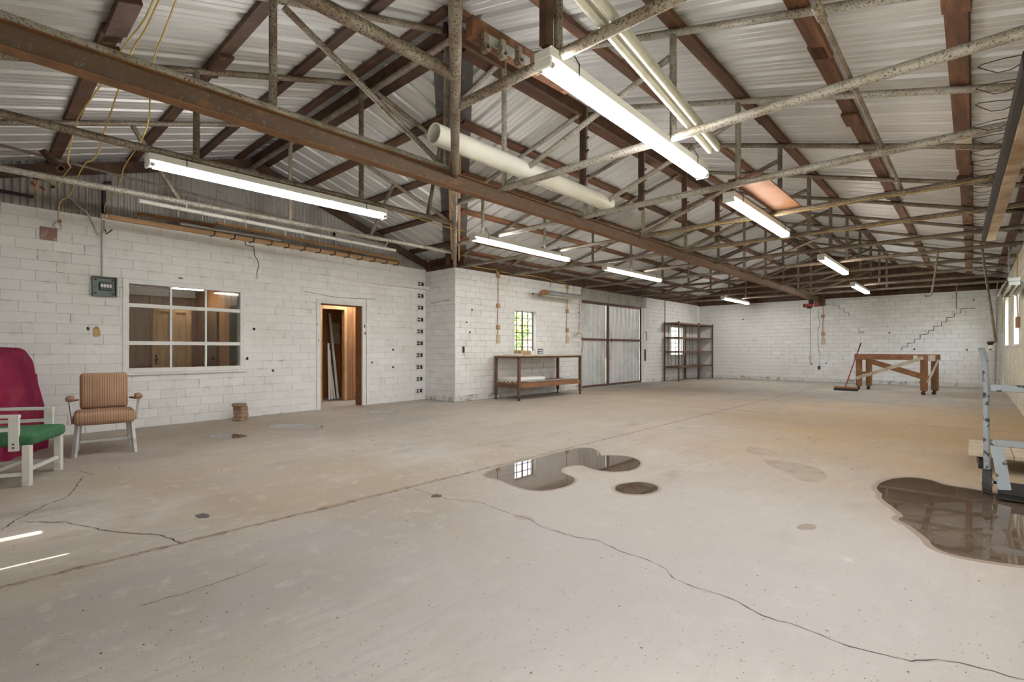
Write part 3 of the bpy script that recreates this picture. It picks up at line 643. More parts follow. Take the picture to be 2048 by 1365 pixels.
# patched splices on the right-hand purlins
for (x, y, l, mt, h) in ((-.06, 3.25, .50, 'purlin_wood', .03), (-.06, 4.0, .35, 'purlin_wood', .03), (-.93, 2.65, .45, 'purlin_wood', .05), (-.06, 6.9, .55, 'bare_wood', .01), (-.93, 6.2, .35, 'purlin_wood', .03), (-.06, 8.6, .4, 'dark_wood', .05), (-.93, 9.7, .4, 'dark_wood', .05)):
    M = Matrix.Translation((x, y, ZR-SM_*(x-XR))) @ rot_to((0, 1, 0), nR)
    inst('purlin_splice', MB().cbox(0, l, -.075, .075, -.045-h, -.0425, .004).mesh('purlin_splice', mt), ceil, M)
for (y, x, l) in ((1.6, -5.6, .5), (.75, -4.9, .55), (.75, -5.5, .35)):
    M = Matrix.Translation((x, y, ZR-SW_*(YR-y))) @ rot_to((1, 0, 0), nWL)
    inst('purlin_splice', MB().cbox(0, l, -.075, .075, -.075, -.0425, .004).mesh('purlin_splice', 'dark_wood'), ceil, M)
# ridge board and pipe under the wing ridge
MB().bar((-9.25, YR, ZR-.12), (XR, YR, ZR-.12), .05, .17).build('ridge_board', 'dark_wood', ceil)
MB().cyl((-9.0, YR-.05, ZR-.24), (XR, YR-.05, ZR-.24), .036, 10).build('ridge_pipe', 'pipe_rust', ceil)
MB().bar((XR, YR, ZR-.12), (XR, YF, ZR-.12), .05, .15).build('ridge_board', 'dark_wood', ceil)

# ================================================================== TRUSSES
ZC = 2.95
def topz(x, y): return zroof(x, y)-.04-.036
PM = {}
def shared(key, mat, fn):
    if key not in PM: m = MB(); fn(m); PM[key] = m.mesh(key[0], mat)
    return PM[key]
def main_truss(y, label, mat='pipe_rust', xl=XB+.02, xr=XW-.02, pegs=False, cut=None):
    t = thing('roof_truss', (XR, y, ZC-.035), label, 'truss', 'welded pipe trusses of the long roof'); W = Matrix.Translation((XR, y, ZC-.035)); iv = -(ZC-.035)
    def P(x, z): return Vector((x-XR, 0, z+iv))
    def tz(x): return ZR-SM_*abs(x-XR)-.076
    k = (mat, round(xl, 2), round(xr, 2))
    if xl < XR:
        inst('bottom_chord', shared(('bottom_chord', 'l')+k, mat, lambda m: m.cyl(P(xl, ZC), P(XR, ZC), .034)), t, W)
        inst('top_chord', shared(('top_chord', 'l')+k, mat, lambda m: m.cyl(P(xl, tz(xl)), P(XR, tz(XR)), .030)), t, W)
        inst('king_post', shared(('king_post',)+k, mat, lambda m: m.cyl(P(XR, ZC), P(XR, tz(XR)), .029)), t, W)
        if xl < -6.4:
            inst('web_post', shared(('web_post', 'l')+k, mat, lambda m: m.cyl(P(-5.85, ZC), P(-5.85, tz(-5.85)), .027)), t, W)
            inst('web_diagonal', shared(('web_diagonal', 'l')+k, mat, lambda m: m.cyl(P(XR-.05, ZC+.04), P(-5.82, tz(-5.85)-.10), .026)), t, W)
    xs = max(XR, xl)
    inst('bottom_chord', shared(('bottom_chord', 'r')+k, mat, lambda m: m.cyl(P(xs, ZC), P(xr, ZC), .036)), t, W)
    inst('top_chord', shared(('top_chord', 'r')+k, mat, lambda m: m.cyl(P(xs, tz(xs)), P(xr, tz(xr)), .031)), t, W)
    inst('web_post', shared(('web_post', 'r')+k, mat, lambda m: m.cyl(P(-1.87, ZC), P(-1.87, tz(-1.87)), .029)), t, W)
    if xl < XR: inst('web_diagonal', shared(('web_diagonal', 'r')+k, mat, lambda m: m.cyl(P(XR+.05, ZC+.04), P(-1.90, tz(-1.87)-.20), .028)), t, W)
    if pegs:
        b = MB().box(XR-.035, XR+.035, y-.09, y-.035, 3.35, topz(XR, y)-.05).build('king_board', 'dark_wood', t)
        for q in range(4): MB().cyl((XR+.03, y-.06, 3.45+q*.17), (XR+.09, y-.06, 3.47+q*.17), .014, 8).build('peg', 'dark_wood', b)
ORD = ['second', 'third', 'fourth', 'fifth', 'sixth', 'seventh', 'eighth', 'ninth', 'tenth']
main_truss(2.45, 'thick mottled pipe truss nearest the camera, ending at the diagonal truss', 'pipe_rust', xl=-2.80)
main_truss(4.05, 'pale mottled pipe truss under the near ends of the white tubes, second from the camera', 'pipe_pale', xl=-4.72)
main_truss(5.65, 'pale pipe truss with pegged king post, third from the camera', 'pipe_pale', xl=-6.5, pegs=True)
names = ['fourth', 'fifth', 'sixth', 'seventh', 'eighth', 'ninth', 'tenth', 'last']
for k in range(8):
    main_truss(7.25+1.6*k, 'rusty pipe roof truss, %s from the camera%s' % (names[k], ', nearest the far wall' if k == 7 else ''), 'pipe_rust' if k < 2 else 'pipe_dark', pegs=k in (0, 1, 2))
def wing_truss(x, y0, y1, label, webs, r=.034, ZC=2.95):
    t = thing('roof_truss', (x, YR, ZC-.035), label, 'truss', 'welded pipe trusses of the left wing')
    def tz(y): return ZR-SW_*abs(y-YR)-.076
    MB().cyl((x, y0, ZC), (x, y1, ZC), r, 12).build('bottom_chord', 'pipe_pale' if ZC > 2.96 or x < -7 else 'pipe_rust', t)
    MB().cyl((x, y0, tz(y0)), (x, min(YR, y1), tz(min(YR, y1))), .030).build('top_chord', 'pipe_rust', t)
    if y1 > YR: MB().cyl((x, YR, tz(YR)), (x, y1, tz(y1)), .030).build('top_chord', 'pipe_rust', t)
    for n, (ya, za, yb, zb, rr) in webs: MB().cyl((x, ya, za if za else ZC), (x, yb, zb if zb else tz(yb)), rr).build(n, 'pipe_rust', t)
    return t
wing_truss(-2.50, YN+.05, 2.15, 'thick tan pipe truss of the left wing, nearest overhead', [('web_post', (.3, 0, .3, 0, .028))], r=.040)
wing_truss(-3.95, YN+.05, 3.42, 'pipe truss of the left wing resting on the long steel beam', [('web_post', (1.58, 0, 1.58, 0, .030)), ('king_post', (3.3, 0, 3.3, 0, .028)), ('web_diagonal', (1.66, 3.82, 3.22, 3.02, .028))], ZC=2.99)
wing_truss(-5.45, YN+.05, 4.70, 'pipe truss of the left wing carrying a lit fluorescent light', [('web_post', (1.47, 0, 1.47, 0, .029)), ('king_post', (3.22, 0, 3.22, 0, .029)), ('web_diagonal', (4.22, 0, 4.45, 0, .026))])
wing_truss(-7.10, YN+.05, 6.14, 'flaking pipe truss of the left wing, nearest the corrugated gable', [('web_diagonal', (1.74, 0, 1.26, 0, .027)), ('king_post', (3.08, 0, 3.08, 0, .027)), ('web_diagonal', (4.35, 0, 4.80, 0, .027))])
dt = thing('diagonal_truss', (XR, YR, ZC-.04), 'diagonal pipe truss running from the inside wall corner to above the camera', 'truss')
vc = Vector((XB+.03, YC-.04)); vh = Vector((.35, -.30))
MB().cyl((vc.x, vc.y, ZC), (-2.6, 2.25, ZC), .038, 12).build('bottom_chord', 'pipe_rust', dt); MB().cyl((-2.6, 2.25, ZC), (vh.x, vh.y, ZC), .038, 12).build('bottom_chord', 'pipe_rust', dt)
MB().cyl((XR, YR, ZC), (XR, YR, ZR-.2), .032).build('king_post', 'pipe_rust', dt)
MB().cyl((vc.x, vc.y, 2.93), (vc.x, vc.y, topz(vc.x, vc.y)-.1), .030).build('end_post', 'pipe_rust', dt)
MB().cyl((-5.9, 5.1, ZC), (-5.9, 5.1, zroof(-5.9, 5.1)-.16), .028).build('web_post', 'pipe_rust', dt)
MB().cyl((vc.x, vc.y, topz(vc.x, vc.y)-.12), (XR, YR, ZR-.22), .032).build('top_chord', 'pipe_rust', dt)
# long I-beam crane rail
t = thing('steel_beam', (-3.92, 9, 2.80), 'long rusty steel I-beam running to the far wall under the ridge', 'beam')
zb = 2.80; xB = -3.93
MB().box(xB-.0055, xB+.0055, YN, YF-.25, zb+.009, zb+.145).build('beam_web', 'beam_rust', t)
for z in (zb, zb+.145): MB().cbox(xB-.052, xB+.052, YN, YF-.25, z, z+.009, .002).build('flange', 'beam_edge', t)
MB().box(xB-.09, xB+.16, YF-.27, YF-.01, 2.66, 2.93).build('bearing_block', 'dark_wood', t)
# ================================================================== OFFICE BEHIND THE LEFT WALL
XO, YO, ZO = -13.6, 3.65, 2.52
MB().box(XO-.1, -9.0, YN-.3, YC+.3, -.1, -.004).build('floor_office', 'concrete', label='concrete floor of the office behind the window', kind='structure')
MB().box(XO-.1, -9.15, YN-.3, YC+.3, ZO, ZO+.05).build('ceiling_office', 'plaster', label='pale ceiling of the office behind the window', kind='structure')
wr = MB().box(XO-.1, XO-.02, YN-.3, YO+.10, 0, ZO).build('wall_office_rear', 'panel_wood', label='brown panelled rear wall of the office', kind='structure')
y = YN-.3
while y < YO-.02:
    b = min(y+.405, YO); MB().cbox(XO-.02, XO, y+.004, b-.004, 0, 2.36, .003).build('panel', 'panel_wood', wr); y = b
MB().box(XO-.019, XO-.004, YN-.3, YO, 2.36, ZO).build('plaster_band', 'plaster', wr)
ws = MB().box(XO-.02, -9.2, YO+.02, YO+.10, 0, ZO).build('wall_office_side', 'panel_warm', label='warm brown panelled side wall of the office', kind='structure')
x = XO
while x < -9.25:
    b = min(x+.405, -9.22); MB().cbox(x+.004, b-.004, YO, YO+.02, 0, ZO, .003).build('panel', 'panel_warm', ws); x = b
MB().box(XO-.1, -9.0, YN-.38, YN-.3, 0, ZO).build('wall_office_near', 'panel_wood', label='brown panelled near wall of the office', kind='structure')
t = thing('panelled_door', (-11.5, 2.35, 0), 'pale wooden panel door standing open inside the office', 'door')
M = Matrix.Translation((-12.15, 2.50, 0)) @ Matrix.Rotation(math.atan2(.72, -.16), 4, 'Z'); DW = .74
MB(M).box(0, DW, 0, .028, .01, 2.04).build('door_leaf', 'pale_door', t)
for (a, b, z0, z1) in ((0, .11, .01, 2.04), (DW-.11, DW, .01, 2.04), (.33, .43, .01, 2.04), (0, DW, .01, .2), (0, DW, 1.18, 1.33), (0, DW, 1.92, 2.04)):
    MB(M).cbox(a, b, -.016, 0, z0, z1, .003).build('door_rail', 'pale_door', t)
MB(M).cbox(.04, .075, -.024, -.014, .84, 1.04, .003).ball((.055, -.05, .95), .028).cyl((.055, -.014, .95), (.055, -.05, .95), .010).build('door_knob', 'black_iron', t)
t = thing('dark_door', (-11.9, YO-.02, 0), 'dark brown flush door on the office side wall', 'door')
MB().cbox(-12.9, -11.95, YO-.05, YO-.004, .01, 2.03, .004).build('door_leaf', 'panel_wood', t); MB().ball((-12.05, YO-.09, .95), .035).cyl((-12.05, YO-.05, .95), (-12.05, YO-.09, .95), .012).build('door_knob', 'black_iron', t)
MB().cbox(-11.2, -10.35, YO-.04, YO-.004, 0, 2.03, .004).build('filing_locker', 'black_iron', label='tall dark locker panel against the office side wall', cat='locker')
# office window
def bar_u(wl, a, b, o0, o1, z0, z1, name, mat, parent, c=.003): return MB(wl.M).cbox(a, b, -o1, -o0, z0, z1, c).build(name, mat, parent)
def pane(wl, a, b, z0, z1, off, parent, mat='glass'): return MB(wl.M).box(a, b, -off-.002, -off+.002, z0, z1).build('pane', mat, parent)
a, b, z0, z1 = w1
win = thing('window_1', WA.pt((a+b)/2, 0, z0), 'nine pane white steel window into the office', None, kind='structure')
fw = .055
for (p, q, c, d) in ((a-.04, a+fw*.6, z0-.04, z1+.04), (b-fw*.6, b+.04, z0-.04, z1+.04), (a+fw*.6, b-fw*.6, z1-fw*.5, z1+.04), (a+fw*.6, b-fw*.6, z0-.04, z0+fw*.5)):
    bar_u(WA, p, q, -.06, .018, c, d, 'frame_bar', 'white_paint', win)
bar_u(WA, a-.06, b+.06, -.01, .045, z0-.075, z0-.042, 'window_sill', 'white_paint', win)
zr1 = (WA.hit(250, 612)[1]+WA.hit(484, 621)[1])/2; zr2 = (WA.hit(250, 688)[1]+WA.hit(484, 687)[1])/2; ucs = [WA.hit(342, 650)[0], WA.hit(412, 650)[0]]
for z in (zr1, zr2): bar_u(WA, a+.03, b-.03, -.045, .008, z-.028, z+.028, 'mullion', 'white_paint', win)
for u in ucs: bar_u(WA, u-.015, u+.015, -.04, .004, z0+.03, z1-.03, 'mullion', 'white_paint', win)
us = [a+.03]+ucs+[b-.03]; zz = [z0+.03, zr2, zr1, z1-.03]
for i in range(3):
    for j in range(3): pane(WA, us[i]+.015, us[i+1]-.015, zz[j]+.02, zz[j+1]-.02, -.02, win)
# office doorway: white casing, brown jambs, passage and closet beyond
a, b, z0, z1 = d1
dr = thing('door_1', WA.pt((a+b)/2, 0, 0), 'open doorway with white casing and brown jambs into a passage', None, kind='structure')
for (p, q, c, d) in ((a-.045, a+.035, 0, z1+.05), (b-.035, b+.045, 0, z1+.05), (a+.035, b-.035, z1-.03, z1+.05)): bar_u(WA, p, q, -.02, .022, c, d, 'casing', 'white_paint', dr)
for (p, q, c, d) in ((a+.002, a+.03, 0, z1-.03), (b-.03, b-.002, 0, z1-.03), (a, b, z1-.04, z1-.03)): bar_u(WA, p, q, -.24, -.021, c, d, 'jamb', 'brown_wood', dr)
for (px, py) in ((634, 650), (636, 681), (728, 653), (729, 667)):
    u, z = WA.hit(px, py); bar_u(WA, u-.012, u+.012, .02, .028, z-.03, z+.03, 'hinge', 'rust_steel' if px > 700 else 'galv', dr)
XP = -10.35; xin = (at_x(643, 700, XP).y, at_x(689, 700, XP).y)
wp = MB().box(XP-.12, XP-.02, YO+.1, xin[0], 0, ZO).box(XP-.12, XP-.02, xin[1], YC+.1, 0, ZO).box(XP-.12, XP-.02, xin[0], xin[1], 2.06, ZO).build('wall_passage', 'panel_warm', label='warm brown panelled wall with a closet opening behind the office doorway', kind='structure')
for (p, q) in ((YO+.1, xin[0]), (xin[1], YC)):
    y = p
    while y < q-.02:
        e = min(y+.2, q); MB().cbox(XP-.02, XP, y+.003, e-.003, .0, ZO, .003).build('panel', 'panel_warm', wp); y = e
MB().cbox(XP, XP+.012, xin[1]+.05, YC, 0, .09, .003).build('baseboard', 'brown_wood', wp)
for (p, q, c, d) in ((xin[0]-.05, xin[0]+.01, 0, 2.10), (xin[1]-.01, xin[1]+.05, 0, 2.10), (xin[0]+.01, xin[1]-.01, 2.03, 2.10)): MB().cbox(XP-.1, XP+.02, p, q, c, d, .003).build('closet_trim', 'new_wood', wp)
MB().box(XP-1.2, XP-1.1, xin[0]-.6, xin[1]+.6, 0, ZO).box(XP-1.1, XP-.1, xin[0]-.62, xin[0]-.5, 0, ZO).box(XP-1.1, XP-.1, xin[1]+.5, xin[1]+.62, 0, ZO).build('wall_closet', 'panel_warm', label='brown board closet walls beyond the passage', kind='structure')
def on_x(px, py, X): return at_x(px, py, X)
p0, p1 = on_x(676, 794, XP-.35), on_x(659, 627, XP-.9); p0.z = .02
MB().bar(p0, p1, .05, .02).build('leaning_strip', 'white_paint', label='long white trim strip leaning inside the closet', cat='trim strip')
for k, (xa, xb, yt) in enumerate(((659, 657, 687), (664, 659, 700), (669, 662, 730))):
    p0, p1 = on_x(xa, 796, XP-.25-.05*k), on_x(xb, yt, XP-.60-.12*k); p0.z = .02
    MB().bar(p0, p1, .04, .015).build('leaning_strip', 'white_paint', label=['shorter white strip leaning left in the closet', 'thin white strip in the middle of the closet bundle', 'shortest white strip of the closet bundle'][k], cat='trim strip', group='trim strips in the closet')
q = on_x(668, 668, XP-1.09); MB().cbox(XP-1.1, XP-1.02, q.y-.12, q.y+.12, q.z-.25, q.z+.25, .01).build('fuse_box', 'tan_plastic', label='small tan fuse box on the closet wall', cat='fuse box')
q = on_x(684, 667, XP-1.06); MB().cyl((XP-1.05, q.y-.1, q.z), (XP-1.05, q.y+.15, q.z), .03).ball((XP-1.05, q.y+.12, q.z), .05).build('red_valve', 'red_paint', label='red pipe valve on the closet wall', cat='valve')

# ================================================================== WINDOWS AND DOORS OF THE OTHER WALLS
def steel_window(name, wl, o, cols, rows, label, mat='rust_steel', glassmat='glass', thickcol=None, off=-.12):
    a, b, z0, z1 = o; t = thing(name, wl.pt((a+b)/2, -.1, z0), label, None, kind='structure')
    for (p, q, c, d) in ((a, a+.025, z0, z1), (b-.025, b, z0, z1), (a+.025, b-.025, z1-.025, z1), (a+.025, b-.025, z0, z0+.025)): bar_u(wl, p, q, off-.02, off+.02, c, d, 'frame_bar', mat, t)
    uu = [a+(b-a)*i/cols for i in range(cols+1)]; zz = [z0+(z1-z0)*j/rows for j in range(rows+1)]
    for i, u in enumerate(uu[1:-1]):
        h = .022 if thickcol == i else .009
        bar_u(wl, u-h, u+h, off-.012, off+.012, z0+.02, z1-.02, 'mullion', mat, t)
    for z in zz[1:-1]: bar_u(wl, a+.02, b-.02, off-.010, off+.010, z-.010, z+.010, 'mullion', mat, t)
    for i in range(cols):
        for j in range(rows): pane(wl, uu[i]+.006, uu[i+1]-.006, zz[j]+.006, zz[j+1]-.006, off, t, glassmat)
    bar_u(wl, a-.06, b+.06, -.2, .03, z0-.05, z0-.002, 'window_sill', 'white_paint', t)
    for (p, q, c, d) in ((a-.001, a+.012, z0, z1), (b-.012, b+.001, z0, z1), (a, b, z1-.012, z1+.001)): bar_u(wl, p, q, -.2, -.001, c, d, 'reveal', 'white_paint', t)
    return t
wn2 = steel_window('window_2', WBL, w2, 4, 6, 'rusty steel grid window over the workbench looking onto greenery', thickcol=1)
MB(WBL.M).cbox(w2[0]-.35, w2[1]+.35, -.012, .02, w2[3]+.004, w2[3]+.20, .006).build('lintel', 'white_block', wn2)
steel_window('window_3', WBL, w3, 4, 7, 'bright steel grid window behind the metal shelving', mat='white_paint', glassmat='dusty_glass')
for k, o in enumerate(W4): steel_window('window_%d' % (4+k), WRT, o, 4, 4, ['white steel window in the right wall nearest the far corner', 'white steel window in the right wall, second from the far corner', 'unseen white steel window added in the right wall, third from the far corner'][k], mat='white_paint')
a, b = d2[0], d2[1]
dr = thing('door_2', WBL.pt((a+b)/2, 0, 0), 'pair of ribbed grey metal barn doors under a concrete header', None, kind='structure')
MB(WBL.M).cbox(a-.02, b-.02, -.05, .16, 2.56, 2.90, .012).build('header', 'concrete_beam', dr)
MB(WBL.M).cbox(b-.17, b+.01, -.02, .16, 0, 2.56, .01).build('door_post', 'white_block', dr)
MB(WBL.M).cbox(a, b, -.05, .35, -.002, .03, .008).build('threshold', 'concrete_beam', dr)
um = WBL.hit(1219, 690)[0]; ur = b-.20
for (p, q, k) in ((a+.01, um-.006, 0), (um+.006, ur, 1)):
    lf = bar_u(WBL, p, p+.05, -.09, -.04, .032, 2.555, 'leaf_frame', 'rust_steel', dr)
    for (c, d, e, f) in ((q-.05, q, .032, 2.555), (p+.05, q-.05, .032, .09), (p+.05, q-.05, 2.5, 2.558)): bar_u(WBL, c, d, -.09, -.04, e, f, 'leaf_frame', 'rust_steel', dr)
    zc = 1.15+(699-680)*.001*15.5; bar_u(WBL, p+.05, q-.05, -.085, -.02, zc-.03, zc+.03, 'leaf_rail', 'rust_steel', dr)
    w = p+.05; npan = 2
    for s_ in range(npan):
        e0, e1 = p+.05+(q-p-.1)*s_/npan, p+.05+(q-p-.1)*(s_+1)/npan
        ws2 = [(e0, 0)]; kk = 0
        while True:
            x = e0+.05+kk*.245
            if x+.07 > e1: break
            ws2 += [(x, 0), (x+.016, -.028), (x+.044, -.028), (x+.06, 0)]; kk += 1
        ws2.append((e1, 0)); n = len(ws2)
        mm = MB(WBL.M); mm.add([(x, .095+h, .034) for x, h in ws2]+[(x, .095+h, 2.555) for x, h in ws2], [(i, i+1, n+i+1, n+i) for i in range(n-1)]); mm.build('door_sheet', 'door_metal', dr)
MB(WBL.M).cbox(um-.07, um+.12, -.03, .03, zc-.02, zc+.02, .006).cyl((um+.06, -.03, zc-.09), (um+.06, -.03, zc+.03), .012).build('latch', 'rust_steel', dr)
MB(WBL.M).tube([(um+.02, -.0, zc-.25), (um+.03, -.02, zc-.5), (um-.01, -.02, zc-.62), (um, -.0, zc-.35)], .008, 6).build('door_chain', 'galv', dr)
MB(WBL.M).cbox(b-.12, b-.06, -.05, -.01, .75, 1.15, .006).tube([(b-.13, -.03, 1.75), (b-.02, -.05, 1.72), (b-.02, -.05, 1.45)], .012, 6).build('post_bracket', 'black_iron', dr)

# ================================================================== OUTSIDE
MB().box(-60, 40, -40, 60, -.3, -.13).build('ground', 'grass', label='grassy ground outside the building', kind='structure')
def tree(x, y, h, s, label, seed):
    t = thing('tree', (x, y, -.13), label, 'tree', 'trees outside the window'); r = random.Random(seed)
    MB().tube([(x, y, -.13), (x+.1, y, h*.3), (x, y+.1, h*.6)], .16, 8, True, .08).build('trunk', 'bark', t)
    m = MB()
    for i in range(1400):
        d = Vector((r.gauss(0, 1), r.gauss(0, 1), r.gauss(0, 1))).normalized()*s*(r.random()**.4); c = Vector((x, y, h*.62))+Vector((d.x, d.y, d.z*h*.42/s)); e = r.uniform(.07, .14)
        a, b = Vector((r.gauss(0, 1), r.gauss(0, 1), r.gauss(0, 1))).normalized(), Vector((r.gauss(0, 1), r.gauss(0, 1), r.gauss(0, 1))).normalized()
        m.add([c-a*e, c+b*e*.5, c+a*e, c-b*e*.5], [(0, 1, 2, 3)])
    m.build('foliage', 'leaf', t)
tree(-18.0, 19.3, 3.3, 1.5, 'bushy green tree outside the window over the workbench, on the left', 1)
tree(-25., 29.5, 7.0, 2.6, 'taller tree outside the window over the workbench, on the right', 2)
t = thing('metal_shed', (-17, 22, -.13), 'pale metal shed outside the window over the workbench', 'shed')
MB().box(-19, -16., 20.05, 24, -.13, 1.9).build('shed_wall', 'door_metal', t); MB().prism([(19.9, 1.9), (24.2, 1.9), (22., 2.5)], -19.1, -15.9, Matrix(((0, 0, 1, 0), (1, 0, 0, 0), (0, 1, 0, 0), (0, 0, 0, 1)))).build('shed_roof', 'galv', t)

# ================================================================== FLUORESCENT LIGHTS
def strip_light(p, q, label, tube='tube_cool', hang=.12, name='fluorescent_light', wide=.125, hood=None, body='white_enamel', group='fluorescent strip lights'):
    p, q = Vector(p), Vector(q); M = Matrix.Translation(p) @ rot_to(q-p); L = (q-p).length
    t = thing(name, (p+q)/2, label, 'light', group)
    MB(M).cbox(0, L, -wide/2, wide/2, 0, .055, .004).build('housing', body, t)
    MB(M).cbox(.01, L-.01, -wide/2-.002, wide/2+.002, .05, .062, .002).build('cover', body, t)
    for y in (-.040, .040):
        tb = MB(M).cyl((.055, y, -.032), (L-.055, y, -.032), .0175, 12).build('tube', tube, t)
        for x in (.02, L-.055): MB(M).cyl((x, y, -.032), (x+.035, y, -.032), .018, 12).build('tube_cap', 'galv', tb)
    for x in (0, L-.022): MB(M).cbox(x, x+.022, -wide/2, wide/2, -.058, .0, .006).build('socket', body, t)
    for x in (.30, L-.30): MB(M).tube([(x, -wide/2-.004, -.01), (x, -wide/2-.006, .065), (x, 0, .075+hang), (x, wide/2+.006, .065), (x, wide/2+.004, -.01)], .004, 6).build('hanger_wire', 'black_iron', t)
    if hood:
        MB(M).add([(0, -hood, -.05), (L, -hood, -.05), (0, -.05, .03), (L, -.05, .03), (0, .05, .03), (L, .05, .03), (0, hood, -.05), (L, hood, -.05)], [(0, 1, 3, 2), (4, 5, 7, 6)]).build('reflector', 'galv', t)
    return t
zl = 2.845
strip_light((-1.90, 2.33, zl+.05), (-1.97, 4.93, zl+.05), 'bright twin tube light nearest the camera, overhead on the right')
strip_light((-5.45, at_x(292, 300, -5.45).y, zl), (-5.45, at_x(770, 430, -5.45).y, zl), 'bright tube light hung on the left wing truss above the office window', hang=.06)
strip_light((-2.0, 5.72, zl), (-2.02, 8.12, zl), 'warm tinted tube light, second along the right row', 'tube_warm')
strip_light((-2.05, 10.6, zl), (-2.06, 13.1, zl), 'tube light third along the right row', 'tube_warm')
strip_light((-2.3, 15.6, zl), (-2.3, 18.1, zl), 'tube light at the far end of the right row')
strip_light((-5.54, 5.12, zl), (-5.57, 7.6, zl), 'tube light beside the inside corner, first of the far left row')
strip_light((-5.6, 8.9, zl), (-5.6, 11.4, zl), 'tube light in front of the barn doors, second of the far left row')
strip_light((-6.05, 16.8, zl), (-6.05, 19.3, zl), 'tube light above the metal shelving, last of the far left row')
strip_light((.46, 10.6, 2.17), (.46, 13.0, 2.17), 'unlit hooded light hanging on chains at the right edge', 'tube_off', hang=.02, hood=.13, body='galv')
strip_light((-12.15, 2.75, ZO-.065), (-12.15, 3.45, ZO-.065), 'lit strip light on the office ceiling', 'tube_office', hang=.0)
strip_light((-10.0, 5.2, ZO-.08), (-10.0, 6.4, ZO-.08), 'unseen small strip light added on the passage ceiling', 'tube_office', hang=.0)  # lamp added out of view to brighten the passage
p_ = Vector((.46, 12.7, 2.24))
def chain(p, q, label):
    t = thing('chain', q, label, 'chain'); p, q = Vector(p), Vector(q); n = int((p-q).length/.045)
    me = bpy.data.meshes.new('link'); mb = MB()
    mb.tube([(.010*math.cos(a), 0, .026*math.sin(a)) for a in [2*PI*i/8 for i in range(9)]], .0045, 5, False); me = mb.mesh('link', 'galv')
    for i in range(n+1): inst('link', me, t, Matrix.Translation(p.lerp(q, i/n)) @ Matrix.Rotation((i % 2)*PI/2, 4, 'Z'))
chain((.46, 12.05, ZC), (.46, 12.05, 2.25), 'light metal chain holding the hooded light at the right edge')
# pairs of dead tubes and conduits laid over the chords
t = thing('dead_light', (-1.65, 3.5, 2.99), 'unlit yellowed twin tube fixture lying on the trusses beside the bright light', 'light')
for dx in (-.038, .038):
    MB().cyl((-1.47+dx, 1.9, 3.015), (-1.78+dx, 4.72, 3.015), .024, 12).build('tube_shroud', 'aged_enamel', t)
MB().bar((-1.47, 1.9, 3.045), (-1.78, 4.72, 3.045), .11, .03).build('housing', 'aged_enamel', t)
MB().pipe((-3.55, 2.82, 3.085), (-3.57, 5.78, 3.085), .095, .085, 28).build('plastic_pipe', 'pvc', label='wide cream plastic pipe lying across the trusses above the steel beam', cat='pipe')
for k, dx in enumerate((0, .085)): MB().cyl((-4.13+dx, 5.3, 3.01), (-4.13+dx, 9.3, 3.01), .020, 10).build('thin_conduit', 'aged_enamel', label=['thin cream conduit left of the long steel beam', 'thin cream conduit right beside the long steel beam'][k], cat='conduit', group='thin conduits on the trusses')
t = thing('steel_conduit', (-.62, 5.3, 2.99), 'long thin rusty conduit with coupling lying over the right trusses', 'conduit')
MB().cyl((-.62, 3.1, 3.005), (-.60, 7.6, 3.005), .017, 10).build('conduit_tube', 'pipe_rust', t); MB().cyl((-.62, 3.08, 3.005), (-.62, 3.24, 3.005), .027, 10).build('coupling', 'pipe_rust', t)
MB().cbox(-1.97, -1.62, 5.62, 7.55, 2.99, 3.005, .002).build('plywood_board', 'brown_wood', label='orange brown plywood board lying on the trusses above the warm light', cat='board')
MB().cbox(-1.945, -1.87, 2.345, 2.412, 2.99, 4.05, .012).build('hanging_timber', 'dark_wood', label='short dark timber hanging beside the nearest truss post', cat='timber')
t = thing('trolley_timber', (-2.28, 2.6, 3.05), 'brown timber with a steel track and four pulleys near the diagonal truss', 'timber')
MB().bar((-2.32, 2.12, 3.17), (-2.27, 3.1, 3.17), .07, .13, c=.004).build('timber', 'purlin_wood', t)
MB().bar((-2.275, 2.22, 3.13), (-2.25, 2.62, 3.13), .012, .06).build('track_plate', 'galv', t)
for k in range(4):
    y = 2.20+.125*k+(.04 if k == 3 else 0); x = -2.27+.03*k
    pb = MB().cbox(x-.008, x+.032, y-.022, y+.022, 3.02, 3.14, .006).build('pulley_bracket', 'pipe_rust', t)
    MB().cyl((x-.005, y, 3.045), (x+.04, y, 3.045), .030, 14).build('pulley_wheel', 'pipe_rust', pb); MB().cyl((x+.038, y, 3.045), (x+.046, y, 3.045), .010, 8).build('axle_pin', 'black_iron', pb)
# hook rack along the right wall
t = thing('hook_rack', (.2, 7.2, 2.72), 'long dark steel rail and timber plank with wire hooks at upper right', 'rack')
MB().bar((.240, 4.2, 2.85), (.125, 10.45, 2.85), .045, .11).build('steel_rail', 'black_iron', t); MB().bar((.315, 4.2, 2.80), (.20, 10.40, 2.80), .10, .035, c=.004).build('plank', 'worn_plank', t)
hook = MB().tube([(0, 0, 0), (-.09, .02, .02), (-.18, .05, .035), (-.20, .075, .035), (-.185, .095, .03), (-.11, .16, .0), (-.05, .15, -.01), (0, .12, 0)], .0030, 6).mesh('wire_hook', 'black_iron')
for k in range(17): inst('wire_hook', hook, t, Matrix.Translation((.225-.0070*k, 4.25+.36*k, 2.905)) @ Matrix.Rotation(R.uniform(-.12, .12), 4, 'Y'))
for k in range(3): MB().cyl((.225-.03*k, 5.65+1.6*k, 2.9), (.225-.03*k, 5.65+1.6*k, ZC+.05), .006, 6).build('rail_hanger', 'black_iron', t)
